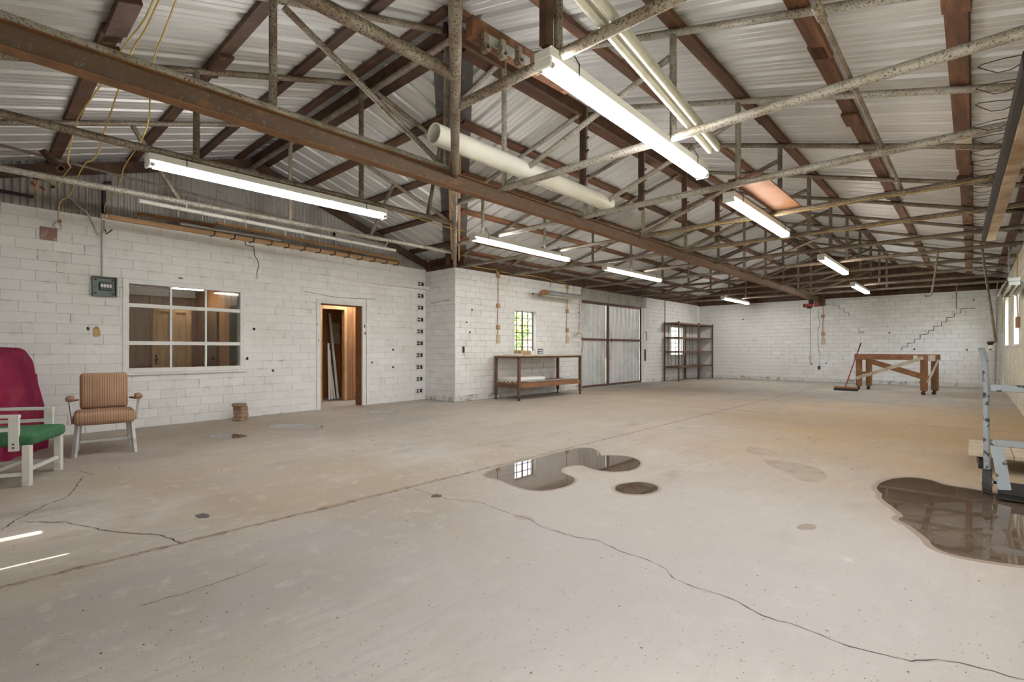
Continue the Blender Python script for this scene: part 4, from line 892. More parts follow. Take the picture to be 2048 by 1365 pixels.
# hanging lamp over the workbench
p, q = Vector((-7.85, at_x(1088, 590, -7.85).y, 2.50)), Vector((-7.85, at_x(1158, 597, -7.85).y, 2.50)); L = (q-p).length
t = thing('bench_lamp', (p+q)/2, 'unlit hooded lamp hanging on wires above the workbench', 'light')
mm = MB(); n = 9; prof = [(.17*math.cos(PI*i/(n-1)), .13*math.sin(PI*i/(n-1))) for i in range(n)]
mm.add([(p.x+a, p.y, p.z+b) for a, b in prof]+[(q.x+a, q.y, q.z+b) for a, b in prof], [(i, i+1, n+i+1, n+i) for i in range(n-1)], smooth=True); mm.build('hood', 'galv', t)
mm = MB(); mm.prism([(a*1.08, b*1.08) for a, b in prof], 0, .015, Matrix.Translation((p.x, p.y-.015, p.z)) @ Matrix.Rotation(PI/2, 4, 'X') @ Matrix.Diagonal((1, 1, -1, 1))); mm.build('end_plate', 'brown_box', t)
mm = MB(); mm.prism([(a*1.08, b*1.08) for a, b in prof], 0, .015, Matrix.Translation((q.x, q.y, q.z)) @ Matrix.Rotation(PI/2, 4, 'X') @ Matrix.Diagonal((1, 1, -1, 1))); mm.build('end_plate', 'galv', t)
for dx in (-.06, .06): MB().cyl((p.x+dx, p.y+.03, p.z+.0), (q.x+dx, q.y-.03, q.z+.0), .019, 10).build('tube', 'tube_off', t)
for yy in (p.y+.25, q.y-.25): MB().cyl((p.x, yy, p.z+.12), (p.x, yy, zroof(p.x, yy)-.002), .004, 6).build('hanger_wire', 'black_iron', t)
# ================================================================== THINGS ON AND NEAR THE LEFT WALL
def tube_thing(name, pts, r, mat, label, cat, n=6, group=None): return MB().tube(pts, r, n).build(name, mat, label=label, cat=cat, group=group)
def spl(pts, k=6):                                             # smooth path through points
    P = [Vector(p) for p in pts]; P = [P[0]*2-P[1]]+P+[P[-1]*2-P[-2]]; out = []
    for i in range(1, len(P)-2):
        for j in range(k):
            t = j/k; a, b, c, d = P[i-1:i+3]; out.append(.5*((2*b)+(c-a)*t+(2*a-5*b+4*c-d)*t*t+(3*b-a-3*c+d)*t**3))
    out.append(P[-2]); return out
# breaker panel and conduit
u, z = WA.hit(208, 574); t = thing('breaker_panel', WA.pt(u, 0, z), 'open grey green breaker panel on the left wall', 'breaker panel')
hw, hh = .135, .135
MB(WA.M).box(u-hw, u+hw, -.012, 0, z-hh, z+hh).build('back_plate', 'panel_green', t)
for (a, b, c, d) in ((u-hw, u-hw+.012, z-hh, z+hh), (u+hw-.012, u+hw, z-hh, z+hh), (u-hw, u+hw, z+hh-.012, z+hh), (u-hw, u+hw, z-hh, z-hh+.012)): MB(WA.M).box(a, b, -.075, -.012, c, d).build('box_side', 'panel_green', t)
MB(WA.M).cbox(u-.055, u+.085, -.05, -.012, z-.05, z+.065, .004).build('breaker_block', 'black_plastic', t)
for k in range(4): MB(WA.M).cbox(u-.048+.032*k, u-.022+.032*k, -.058, -.05, z-.012, z+.032, .002).build('breaker', 'paper', t)
for sx in (-1, 1):
    for sz in (-1, 1): MB(WA.M).cyl((u+sx*.095, -.012, z+sz*.095), (u+sx*.095, -.022, z+sz*.095), .014, 10).build('screw', 'black_iron', t)
ug, zt = WA.hit(206, 330); ug = WA.hit(206, 500)[0]
MB(WA.M).cyl((ug, -.03, z+hh), (ug, -.03, 3.02), .020, 10).build('wall_conduit', 'white_paint', label='white conduit rising from the breaker panel', cat='conduit')
MB(WA.M).tube([(ug, -.035, 2.98), (ug, -.035, 3.42), (ug+.02, -.05, 3.47), (ug+.08, -.06, 3.48)], .026, 10).build('wall_conduit', 'black_iron', label='dark upper conduit with elbow in front of the corrugated gable', cat='conduit')
MB(WA.M).cbox(ug-.03, ug+.04, -.06, -.01, 2.98, 3.03, .004).build('conduit_clamp', 'galv', label='metal clamp where the conduit passes the wall top', cat='clamp')
tube_thing('cable_loop', spl([WA.pt(*(lambda h: (h[0], .05, h[1]))(WA.hit(x, y))) for x, y in [(140, 397), (160, 418), (172, 427), (185, 452), (192, 468), (200, 470), (206, 458), (206, 442)]]), .010, 'grey_cable', 'grey cable loop beside the breaker conduit', 'cable', 8)
tube_thing('bent_bracket', [WA.pt(*(lambda h: (h[0], .06, h[1]))(WA.hit(x, y))) for x, y in [(208, 460), (210, 470), (222, 461)]], .010, 'rust_steel', 'rusty bent bracket on the breaker conduit', 'bracket')
u, z = WA.hit(97, 468); MB(WA.M).cbox(u-.085, u+.085, -.012, 0, z-.085, z+.085, .003).build('rusty_plate', 'red_plate', label='faded red square plate on the upper left wall', cat='plate')
u, z = WA.hit(193, 664); MB(WA.M).prism(smooth_closed([Vector(q) for q in blob(0, 0, .045, .075, 12, 4, .22)], 1), 0, .012, Matrix.Translation((u, 0, z)) @ Matrix.Rotation(PI/2, 4, 'X')).build('patch', 'tan_patch', wall_a)
u, z = WA.hit(361, 557); MB(WA.M).cbox(u-.03, u+.03, -.01, 0, z-.012, z+.012, .004).build('patch', 'brick', wall_a)
# hook rail with lumber at the top of the left wall
t = thing('hook_rail', WA.pt(3, 0, 2.9), 'long wooden rail with black hooks along the top of the left wall', 'rail')
pa, pb = WA.hit(200, 431, .03), WA.hit(798, 528, .03)
MB(WA.M).bar((pa[0], -.03, pa[1]), (pb[0], -.03, pb[1]), .04, .07).build('rail_board', 'new_wood', t)
for k in range(13):
    f = .27+.70*k/12; uu = pa[0]+(pb[0]-pa[0])*f; zz = pa[1]+(pb[1]-pa[1])*f-.045
    MB(WA.M).tube([(uu, -.04, zz-.005), (uu, -.19, zz-.015), (uu, -.215, zz+.005), (uu, -.22, zz+.05)], .010, 6).build('hook', 'black_iron', t)
pc, pd = WA.hit(215, 425, .1), WA.hit(430, 458, .1); MB(WA.M).bar((pc[0]+.35, -.11, pc[1]+.05), (pd[0], -.11, pd[1]+.045), .09, .035).build('lumber', 'brown_wood', label='brown board resting on the left end of the hook rail', cat='lumber')
pc, pd = WA.hit(432, 453, .12), WA.hit(795, 522, .12); MB(WA.M).bar((pc[0], -.15, pc[1]+.05), (pd[0], -.15, pd[1]+.025), .08, .04).build('lumber', 'new_wood', label='long fresh board resting on the hook rail to the right', cat='lumber')
pc, pd = WA.hit(358, 452, .12), WA.hit(560, 485, .12); MB(WA.M).cyl((pc[0], -.17, pc[1]+.03), (pd[0], -.17, pd[1]+.03), .022, 10).build('steel_tube', 'galv', label='grey steel tube resting on the hook rail', cat='tube')
for k in range(3): MB(WA.M).cyl((-.4, -.05-.035*k, 3.12), (1.15, -.05-.035*k, 3.09), .014, 8).build('steel_rod', 'black_iron', label=['rearmost dark rod bundled at the upper left corner', 'middle dark rod bundled at the upper left corner', 'front dark rod bundled at the upper left corner'][k], cat='rod', group='dark rods at the upper left')
# white pipe with clips hung under the gable-side truss
t = thing('clip_pipe', (-7.12, 3.1, 2.80), 'white pipe with metal clips hung below the gable side truss', 'pipe')
ya, yb = at_z(278, 403, 2.85).y, at_z(796, 499, 2.83).y
MB().cyl((-7.05, ya, 2.86), (-7.17, yb, 2.82), .024, 10).build('pipe_run', 'white_pipe', t)
for k in range(12):
    f = .11+.80*k/11; y = ya+(yb-ya)*f; x = -7.05-.12*f; z = 2.86-.04*f
    MB().tube([(x, y, z+.03), (x+.03, y, z), (x, y, z-.03), (x-.03, y, z), (x, y, z+.028)], .005, 6).tube([(x, y, z-.028), (x, y, z-.10)], .006, 6).build('clip', 'galv', t)
for f in (.13, .93): y = ya+(yb-ya)*f; MB().tube([(-7.1, y, 2.96), (-7.06, y+.02, 2.90), (-7.1, y, 2.84)], .006, 6).build('hanger_wire', 'white_paint', t)
tube_thing('iron_rod', [(-7.9, -.3, 3.44), (-7.9, 2.4, 3.27), (-7.9, 5.2, 3.07)], .016, 'pipe_dark', 'thin dark iron rod sloping in front of the corrugated gable', 'rod', 8)
MB().pipe(at_x(88, 305, -7.3), at_x(122, 338, -6.95), .045, .036, 4).build('square_tube', 'rust_steel', label='short rusty square tube stub above the flaking truss', cat='tube')
# yellow cables hanging at upper left
def wires(pix, x0, x1, label, r=.006, mat='yellow_cable'):
    n = len(pix); return tube_thing('hanging_cable', spl([at_x(px, py, x0+(x1-x0)*(i/(n-1))**.9) for i, (px, py) in enumerate(pix)]), r, mat, label, 'cable', 6, 'hanging yellow cables')
wires([(312, -20), (305, 5), (285, 45), (245, 97), (205, 165), (160, 230), (147, 265), (137, 310), (136, 326), (141, 333), (138, 338), (125, 355), (112, 372), (90, 362), (75, 356)], -3.3, -8.7, 'yellow cable hanging to the torn wires at far left')
wires([(322, -20), (318, 0), (290, 60), (265, 100), (240, 170), (220, 230), (209, 262), (203, 290), (188, 318), (170, 328), (155, 355), (140, 390), (122, 402), (117, 420), (116, 445)], -3.3, -8.75, 'middle yellow cable hanging down to the bare wire ends')
wires([(356, -20), (352, 0), (330, 60), (308, 120), (300, 200), (297, 240), (283, 280), (265, 308), (248, 335), (243, 355), (230, 385), (212, 405), (209, 425)], -3.3, -8.75, 'rightmost yellow cable hanging down to the wall conduit')
t = thing('torn_wires', at_x(72, 365, -8.65), 'torn junction box with red wire nuts at far left', 'wires')
c = at_x(73, 352, -8.66); MB().cyl(c, c+Vector((.05, 0, .0)), .055, 12).build('junction_box', 'black_iron', t)
for (x, y) in ((63, 365), (82, 374)): c = at_x(x, y, -8.62); MB().cyl(c, c+Vector((.02, .03, -.04)), .020, 8, .010).build('wire_nut', 'red_paint', t)
for pp in ([(70, 358), (69, 370), (68, 382)], [(76, 358), (74, 368), (70, 385)], [(73, 360), (80, 372), (78, 392)]): MB().tube(spl([at_x(x, y, -8.62) for x, y in pp], 4), .005, 5).build('wire_end', 'yellow_cable', t)
t = thing('bare_wires', at_x(115, 450, -8.75), 'tangle of bare wire ends with a red nut on the left wall', 'wires')
c = at_x(118, 440, -8.70); MB().cyl(c, c+Vector((0, .02, -.03)), .018, 8, .01).build('wire_nut', 'red_paint', t)
for k in range(6):
    a = R.uniform(0, 6.28); pts = [at_x(116, 440, -8.72)]+[at_x(114+9*math.cos(a+j), 452+8*math.sin(a+j*1.3), -8.71) for j in range(4)]
    MB().tube(spl(pts, 4), .004, 5).build('wire_end', 'grey_cable', t)

# ================================================================== CHAIRS AND DRAPED PIECE AT LEFT
def soft(m, x0, x1, y0, y1, z0, z1, c, bul=.02, M=None):      # cushion with puffed faces
    bm = bmesh.new(); bmesh.ops.create_cube(bm, size=1)
    for v in bm.verts: v.co = Vector(((x0+x1)/2+v.co.x*(x1-x0), (y0+y1)/2+v.co.y*(y1-y0), (z0+z1)/2+v.co.z*(z1-z0)))
    bmesh.ops.bevel(bm, geom=bm.edges[:], offset=c, segments=4, profile=.5, affect='EDGES'); bmesh.ops.subdivide_edges(bm, edges=bm.edges[:], cuts=2, use_grid_fill=True)
    cx, cy, cz = (x0+x1)/2, (y0+y1)/2, (z0+z1)/2
    for v in bm.verts:
        a, b, d = [(2*(v.co[i]-k)/s) for i, k, s in ((0, cx, x1-x0), (1, cy, y1-y0), (2, cz, z1-z0))]
        ax = min(range(3), key=lambda i: (x1-x0, y1-y0, z1-z0)[i]); o = [a, b, d]; f = [(1-o[i]**2) for i in range(3) if i != ax]
        v.co[ax] += bul*max(0, f[0])*max(0, f[1])*(1 if o[ax] > 0 else -1)
    bm.verts.index_update(); m.add([v.co.copy() for v in bm.verts], [[v.index for v in f.verts] for f in bm.faces], smooth=True, M=M); bm.free(); return m
# tan striped chair: local x = forward, y = left
A_, B_ = at_z(148, 918), at_z(270, 905); mid = (A_+B_)/2; ang = math.atan2((B_-A_).y, (B_-A_).x)-PI/2
t = thing('striped_chair', (mid.x, mid.y, 0), 'tan striped metal armchair under the office window', 'chair', rz=ang); M = WM[t.name]
hwd = (B_-A_).length/2
for sy in (-1, 1):
    MB(M).bar((-.02, sy*(hwd-.0), 0), (-.06, sy*(hwd-.03), .36), .035, .035).build('leg', 'chair_metal', t)
    MB(M).bar((-.50, sy*(hwd-.02), 0), (-.44, sy*(hwd-.05), .40), .03, .03).build('leg', 'chair_metal', t)
    MB(M).bar((-.06, sy*(hwd+.01), .36), (-.05, sy*(hwd+.035), .60), .028, .018).build('arm_post', 'chair_metal', t)
    MB(M).bar((-.05, sy*(hwd+.035), .60), (-.42, sy*(hwd-.02), .585), .03, .018).build('arm_rail', 'rust_steel', t)
    soft(MB(M), -.20, .03, sy*(hwd+.035)-.035, sy*(hwd+.035)+.035, .60, .65, .022, .006).build('arm_pad', 'arm_pad', t)
    MB(M).bar((-.45, sy*(hwd-.06), .36), (-.50, sy*(hwd-.06), .55), .03, .03).build('back_post', 'chair_metal', t)
    MB(M).bar((-.04, sy*(hwd-.02), .13), (-.48, sy*(hwd-.03), .13), .025, .02).build('stretcher', 'chair_metal', t)
MB(M).bar((-.27, -hwd+.03, .13), (-.27, hwd-.03, .13), .03, .025).build('stretcher', 'chair_metal', t)
soft(MB(M), -.48, .02, -hwd-.01, hwd+.01, .34, .47, .045, .02).build('seat', 'striped_cloth', t)
Mb = M @ Matrix.Translation((-.47, 0, .47)) @ Matrix.Rotation(-.12, 4, 'Y')
soft(MB(Mb), -.055, .045, -hwd+.04, hwd-.04, 0, .41, .04, .02).build('backrest', 'striped_cloth', t)
# green chair
A_, B_ = at_z(57, 972), at_z(119, 941); mid = (A_+B_)/2; w_ = (B_-A_); ang = math.atan2(w_.y, w_.x)-PI/2
t = thing('green_chair', (mid.x, mid.y, 0), 'white wooden chair with worn green seat at the left edge', 'chair', rz=ang); M = WM[t.name]; hwd = w_.length/2
# local y runs along the front edge (A at -y, B at +y); local x: forward of the chair is +x
for sy in (-1, 1):
    MB(M).cbox(-.035, .02, sy*hwd-.028, sy*hwd+.028, 0, .345, .004).build('leg', 'chair_white', t)
    MB(M).bar((-.56, sy*hwd, 0), (-.50, sy*hwd, .345), .05, .05).build('leg', 'chair_white', t)
    pst = MB(M).cbox(-.12, -.05, sy*(hwd+.02)-.014, sy*(hwd+.02)+.014, .30, .60, .004).build('arm_post', 'chair_white', t)
    for zz in (.33, .36): MB(M).cyl((-.085, sy*(hwd+.033), zz), (-.085, sy*(hwd+.04), zz), .008, 8).build('bolt', 'rust_steel', pst)
    MB(M).bar((-.05, sy*(hwd+.02), .59), (-.62, sy*(hwd+.02), .60), .045, .025).build('arm_rail', 'chair_white', t)
    MB(M).bar((-.08, sy*(hwd+.02), .48), (-.60, sy*(hwd+.02), .48), .02, .03).build('arm_rail', 'chair_white', t)
    MB(M).bar((-.02, sy*hwd, .10), (-.55, sy*hwd, .10), .022, .03).build('stretcher', 'chair_white', t)
    MB(M).bar((-.52, sy*(hwd-.02), .34), (-.64, sy*(hwd-.02), .85), .045, .03).build('back_post', 'chair_white', t)
MB(M).bar((-.01, -hwd, .13), (-.01, hwd, .13), .022, .028).build('stretcher', 'chair_white', t); MB(M).bar((-.3, -hwd, .10), (-.3, hwd, .10), .022, .028).build('stretcher', 'chair_white', t)
soft(MB(M), -.55, .045, -hwd-.03, hwd+.03, .34, .44, .035, .02).build('seat', 'green_cloth', t)
MB(M).cbox(-.67, -.62, -hwd, hwd, .62, .84, .01).build('backrest', 'chair_white', t)
# maroon draped armchair
A_, B_ = at_z(-60, 952), at_z(104, 893); d = (B_-A_); Lx = d.length; ang = math.atan2(d.y, d.x)
Mx = Matrix.Translation(A_) @ Matrix.Rotation(ang, 4, 'Z')      # x along the front hem to the right end, y outward to the viewer is negative side
nx, ny = 56, 34; m = MB(Mx); rr = random.Random(5)
def topz_(s):
    k = [(0, 1.02), (.45, 1.08), (.62, 1.12), (.76, 1.165), (.84, 1.14), (.92, 1.02), (.98, .91), (1.0, .86)]
    for (a, za), (b, zb_) in zip(k[:-1], k[1:]):
        if a <= s <= b: return za+(zb_-za)*(s-a)/(b-a)
    return .8
sgn = -1 if (Matrix.Rotation(ang, 3, 'Z') @ Vector((0, 1, 0))).dot(Vector((0, 0, 0))-A_) > 0 else 1
vs = []
for j in range(ny+1):
    v = j/ny
    for i in range(nx+1):
        u = i/nx; zt = topz_(u); fold = .018*math.sin(u*34+math.sin(u*9)*2)*(1-v)**1.2+.010*math.sin(u*71+1)*(1-v)**2
        if v < .72: q = v/.72; z = zt*q**.92; dep = .015+.10*q**2+.02*math.sin(q*5+u*4)
        else: q = (v-.72)/.28; z = zt+.02*math.sin(q*PI)-.02*q; dep = .115+.62*q
        xx = u*Lx; 
        if u > .9: e = (u-.9)/.1; dep += .05*e*e*(1-v*.5); xx -= .02*e*v
        vs.append((xx, sgn*(dep-fold), max(.004, z)))
fs = [(j*(nx+1)+i, j*(nx+1)+i+1, (j+1)*(nx+1)+i+1, (j+1)*(nx+1)+i) for j in range(ny) for i in range(nx)]
m.add(vs, fs if sgn > 0 else [f[::-1] for f in fs], smooth=True)
# right-hand end of the drape, falling in folds
vs = []; n2 = 20
for j in range(19):
    v = j/18
    for i in range(n2+1):
        u = i/n2; z = topz_(1.0)*v*(1-.0*u); f = .016*math.sin(u*21+1)*(1-v)
        base = .065+.115*v*.6; vs.append((Lx-.02*v*.72+f+.02*math.sin(u*PI), sgn*(base+u*(.70-base)), max(.004, z)))
fs = [(j*(n2+1)+i, j*(n2+1)+i+1, (j+1)*(n2+1)+i+1, (j+1)*(n2+1)+i) for j in range(18) for i in range(n2)]
m.add(vs, fs, smooth=True)
vs = []
for j in range(19):
    v = j/18
    for i in range(n2+1):
        u = i/n2; f = .016*math.sin(u*21+2)*(1-v); base = .015+.10*v*v
        vs.append((f, sgn*(base+u*(.735-base)), max(.004, topz_(0)*v)))
m.add(vs, [f[::-1] for f in fs], smooth=True)
t = thing('draped_armchair', (A_+B_)/2, 'bulky armchair completely covered by a maroon cloth at the left edge', 'armchair')
m.build('drape', 'maroon_cloth', t)
soft(MB(Mx), .05, Lx-.16, *sorted((sgn*.16, sgn*.66)), .0, .74, .08, .01).build('upholstered_body', 'maroon_cloth', t)
# stacked pavers by the left wall
c = at_z(478, 842)+Vector((-.02, .02, 0)); labs = ['bottom', 'second', 'middle', 'fourth', 'top']
for k in range(5):
    for s_ in ((0,) if k != 4 else (0,)):
        M = Matrix.Translation((c.x+R.uniform(-.018, .018), c.y+R.uniform(-.018, .018), .0565*k)) @ Matrix.Rotation(.4+R.uniform(-.25, .25), 4, 'Z')
        MB(M).cbox(-.085, .085, -.075, .075, 0, .056, .009).build('paver_brick', 'brick', M=M, label='%s brick of the small stack by the left wall' % labs[k], cat='brick', group='stacked bricks by the left wall')

# ================================================================== WORKBENCH
xb0, xb1, yb0, yb1 = -8.13, -7.36, 8.22, 10.62
t = thing('workbench', ((xb0+xb1)/2, (yb0+yb1)/2, 0), 'rusty steel workbench with wooden shelf below the grid window', 'workbench')
for x in (xb0+.03, xb1-.03):
    for y in (yb0+.03, yb1-.03):
        lg = MB().cbox(x-.03, x+.03, y-.03, y+.03, .09, .965, .004).build('leg', 'rust_steel', t)
        MB().cyl((x, y, .0), (x, y, .09), .018, 8).cyl((x, y, 0), (x, y, .012), .034, 12).build('foot', 'black_iron', lg)
for (a, b, c, d) in ((xb0, xb0+.05, yb0, yb1), (xb1-.05, xb1, yb0, yb1), (xb0+.05, xb1-.05, yb0, yb0+.05), (xb0+.05, xb1-.05, yb1-.05, yb1)): MB().box(a, b, c, d, .945, .99).build('top_rail', 'rust_steel', t)
for k in range(4): MB().cbox(xb0-.02+(xb1-xb0+.06)*k/4, xb0-.022+(xb1-xb0+.06)*(k+1)/4, yb0-.01, yb1+.05, .991, 1.012, .003).build('top_plank', 'bare_wood', t)
for (a, b, c, d, mt) in ((xb1-.05, xb1-.012, yb0+.06, yb1-.06, 'brown_wood'), (xb0+.012, xb0+.05, yb0+.06, yb1-.06, 'brown_wood'), (xb0+.06, xb1-.06, yb0+.01, yb0+.05, 'rust_steel'), (xb0+.06, xb1-.06, yb1-.05, yb1-.01, 'rust_steel')): MB().cbox(a, b, c, d, .28, .375, .003).build('shelf_rail', mt, t)
for k in range(4): MB().cbox(xb0+.05+(xb1-xb0-.1)*k/4+.002, xb0+.05+(xb1-xb0-.1)*(k+1)/4-.002, yb0+.01, yb1-.01, .376, .392, .002).build('shelf_plank', 'brown_wood', t)
zt = 1.013
MB().prism([(0, 0), (.20, .02), (.27, .26), (-.02, .30)], 0, .11, Matrix.Translation((-7.86, 8.60, zt))).build('cardboard_box', 'card', label='small open brown box on the workbench', cat='box')
MB().cbox(-7.80, -7.62, 8.95, 9.08, zt, zt+.10, .006).build('white_carton', 'paper', label='small white carton on the workbench beside the brown box', cat='carton')
m = MB(); 
for k in range(5): m.cbox(-7.95+.1*k, -7.87+.1*k, 8.34+.03*(k % 2), 8.44+.04*(k % 3), zt, zt+.03+.01*(k % 2), .008)
m.build('crumpled_rags', 'paper', label='crumpled white rags at the left end of the workbench', cat='rags')
t2 = thing('framed_card', (-7.75, 9.42, zt), 'small white box with a blue grey printed panel standing on the workbench', 'box')
MB().cbox(-7.80, -7.74, 9.24, 9.54, zt, zt+.17, .003).build('card_box', 'paper', t2); MB().box(-7.7398, -7.738, 9.31, 9.53, zt+.02, zt+.15).build('printed_panel', 'panel_green', t2)
m = MB()
for (a, b, c_, d) in ((9.33, 9.51, .10, .12), (9.35, 9.45, .04, .06), (9.46, 9.50, .035, .085)): m.box(-7.7379, -7.737, a, b, zt+c_, zt+d)
m.build('print_marks', 'paper', t2)
for k in range(4):
    x = -7.98+.125*k; MB().pipe((x, 8.33, .392+.058), (x+.02, 9.35, .392+.058), .056, .018, 20).build('paper_roll', 'paper', label=['white roll nearest the wall on the bench shelf', 'second white roll from the wall on the bench shelf', 'third white roll from the wall on the bench shelf', 'outermost white roll on the bench shelf'][k], cat='roll', group='white rolls on the bench shelf')
MB().cbox(-7.53, -7.42, 8.6, 10.3, .393, .42, .01).build('plastic_sheet', 'galv', label='folded pale plastic sheet on the bench shelf', cat='sheet')

# ================================================================== WIRING ON THE SIDE AND FAR WALLS
def outlet_run(wl, px, top, boxes, label, last='tan_plastic', s=.045, name='outlet_run'):
    us = wl.hit(px, 650)[0]; zt_ = wl.hit(px, top)[1]; zb_ = wl.hit(px, boxes[-1])[1]
    t = thing(name, wl.pt(us, 0, zb_), label, 'wiring')
    MB(wl.M).tube(spl([(us, -.012, zt_), (us+.01, -.014, (zt_*2+zb_)/3), (us-.008, -.012, (zt_+2*zb_)/3), (us, -.012, zb_)]), .010, 6).build('cable', 'orange_cable', t)
    for k, py in enumerate(boxes):
        z = wl.hit(px, py)[1]; lastb = k == len(boxes)-1; h = .10 if lastb else .05
        b = MB(wl.M).cbox(us-.05, us+.05, -.05, 0, z-h, z+h, .006).build('switch_box' if lastb else 'junction_box', last if lastb else 'brown_box', t)
        if not lastb: MB(wl.M).cyl((us, -.05, z), (us, -.058, z), .02, 8).build('knob', 'tan_plastic', b)
outlet_run(WBL, 995, 545, [552, 612, 655, 678], 'cable run with boxes on the side wall left of the grid window')
outlet_run(WBL, 1133, 571, [574, 623, 661, 680], 'cable run with boxes on the side wall right of the grid window')
outlet_run(WFAR, 1646, 606, [633, 668, 683], 'cable run with boxes on the far wall beside the hoist')
tube_thing('yellow_feed', spl([WBL.pt(WBL.hit(x, y, .1)[0], .1, WBL.hit(x, y, .1)[1]) for x, y in [(930, 530), (975, 538), (992, 540), (995, 550), (1000, 544), (1030, 549), (1070, 553), (1110, 563), (1130, 566), (1133, 574)]]), .010, 'yellow_cable', 'yellow cable draped along the top of the side wall', 'cable')
u, z = WBL.hit(927, 700); t = thing('switch_hole', WBL.pt(u, 0, z), 'empty dark switch hole near the inside corner', 'switch box')
MB(WBL.M).box(u-.03, u+.03, -.006, 0, z-.07, z+.07).build('opening', 'dark_hole', t); MB(WBL.M).cbox(u-.04, u+.03, -.012, 0, z-.12, z-.085, .004).build('ledge', 'tan_plastic', t)
pts = [WBL.pt(WBL.hit(x, y, .06)[0], .06, WBL.hit(x, y, .06)[1]) for x, y in [(1158, 590), (1160, 640), (1158, 662), (1153, 672), (1148, 670), (1152, 667), (1162, 668), (1166, 676), (1166, 690), (1163, 706)]]
tube_thing('loose_cord', spl(pts), .008, 'orange_cable', 'loose brown cord hanging at the right end of the workbench', 'cord')
u, z = WBL.hit(1145, 671); tube_thing('pipe_stub', [WBL.pt(u, 0, z+.03), WBL.pt(u, .03, z-.03), WBL.pt(u+.5, .03, z-.03)], .014, 'white_paint', 'white pipe stub on the wall beside the barn doors', 'pipe', 8)
u = WBL.hit(1329, 620)[0]; MB(WBL.M).cyl((u, -.02, 2.1), (u, -.02, 2.93), .012, 8).build('thin_conduit', 'black_iron', label='thin dark conduit above the metal shelving', cat='conduit')
u, z = WFAR.hit(1723, 660); MB(WFAR.M).box(u-.09, u+.07, -.003, 0, z-.12, z+.10).build('pinned_sheet', 'galv', label='faded grey sheet pinned on the far wall above the broom', cat='sheet')
# far corner conduit and hanging rods
tube_thing('corner_conduit', [WFAR.pt(LF-.12, .2, 3.05), WFAR.pt(LF-.14, .05, 2.85), WFAR.pt(LF-.14, .03, 2.0), WFAR.pt(LF-.18, .03, .15)], .014, 'grey_cable', 'thin grey conduit down the far right corner', 'conduit', 8)
def hang(pix, Y, label, r=.014): return tube_thing('hanging_rod', [at_y(x, y, Y) for x, y in pix], r, 'pipe_dark', label, 'rod', 8, 'bent rods hanging at the far right')
hang([(1876, 503), (1869, 555), (1863, 588), (1860, 592), (1852, 593), (1849, 590)], 12.01, 'bent iron rod with a hooked foot hanging in front of the far wall')
hang([(1913, 567), (1913, 619)], 18.45, 'short straight rod hanging at the top of the far wall')
t = thing('rod_lamp', at_y(1991, 680, 9.9), 'long slanted rod with a porcelain lamp holder at its foot', 'lamp')
MB().tube([at_y(1963, 488, 12.05), at_y(1967, 520, 12.05), at_y(1990, 672, 12.05), at_y(1992, 684, 12.05)], .018, 8).build('rod', 'pipe_dark', t); MB().tube([at_y(1992, 684, 12.05), at_y(1975, 685, 12.05)], .014, 8).build('cross_arm', 'pipe_dark', t)
c = at_y(1981, 685, 12.05); MB().cyl(c, c-Vector((0, 0, .05)), .055, 12, .03).build('shade', 'black_iron', t); MB().cyl(c-Vector((0, 0, .05)), c-Vector((0, 0, .11)), .024, 10).build('socket', 'paper', t); MB().cyl(c-Vector((0, 0, .11)), c-Vector((0, 0, .14)), .012, 8).build('bulb_tip', 'black_iron', t)
# yellow cable tied along two trusses
for yy, x0, x1, lb in ((7.25, -3.6, .45, 'yellow cable tied under the fourth truss'), (8.85, -3.4, .4, 'yellow cable tied under the fifth truss')):
    tube_thing('tied_cable', spl([(x0+(x1-x0)*i/9, yy-.045, ZC-.02-.02*(i % 2)) for i in range(10)], 4), .0045, 'yellow_cable', lb, 'cable', 6, 'cables tied along trusses')
tube_thing('tied_cable', spl([(-5.45, at_x(770, 430, -5.45).y, 2.93), (-5.5, 4.4, 2.90), (-5.6, 4.7, 2.92), (-5.6, 5.1, 2.92)]), .007, 'yellow_cable', 'yellow cable linking the left lights at the inside corner', 'cable', 6, 'cables tied along trusses')
# electric hoist on the beam
hx, hy = -3.95, 19.0
hx = -3.93; hy = 18.9
t = thing('chain_hoist', (hx, hy, 2.45), 'red electric hoist hanging from the far end of the steel beam', 'hoist')
MB().cbox(hx-.06, hx+.06, hy-.10, hy+.10, 2.66, 2.798, .01).build('trolley', 'black_iron', t)
MB().cyl((hx-.17, hy-.05, 2.60), (hx+.06, hy, 2.60), .062, 14).build('motor', 'red_paint', t); MB().cbox(hx-.22, hx-.17, hy-.11, hy+.01, 2.545, 2.655, .01).build('motor_cap', 'black_iron', t)
MB().cbox(hx+.09, hx+.20, hy-.07, hy+.05, 2.55, 2.70, .02).build('gear_case', 'red_paint', t); MB().cyl((hx-.10, hy-.1, 2.53), (hx+.03, hy-.1, 2.53), .035, 12).build('drum', 'black_iron', t)
p = at_y(1622, 600, hy); MB().cyl((p.x, hy-.1, 2.52), (p.x, hy-.1, .92), .007, 6).build('lift_cable', 'black_iron', t)
hk = MB().cbox(p.x-.04, p.x+.04, hy-.13, hy-.07, .80, .93, .012).build('hook_block', 'tan_plastic', t); MB().tube(spl([(p.x, hy-.1, .80), (p.x+.01, hy-.1, .72), (p.x+.05, hy-.1, .68), (p.x+.03, hy-.1, .64), (p.x-.02, hy-.1, .66)]), .012, 6).build('hook', 'rust_steel', hk)
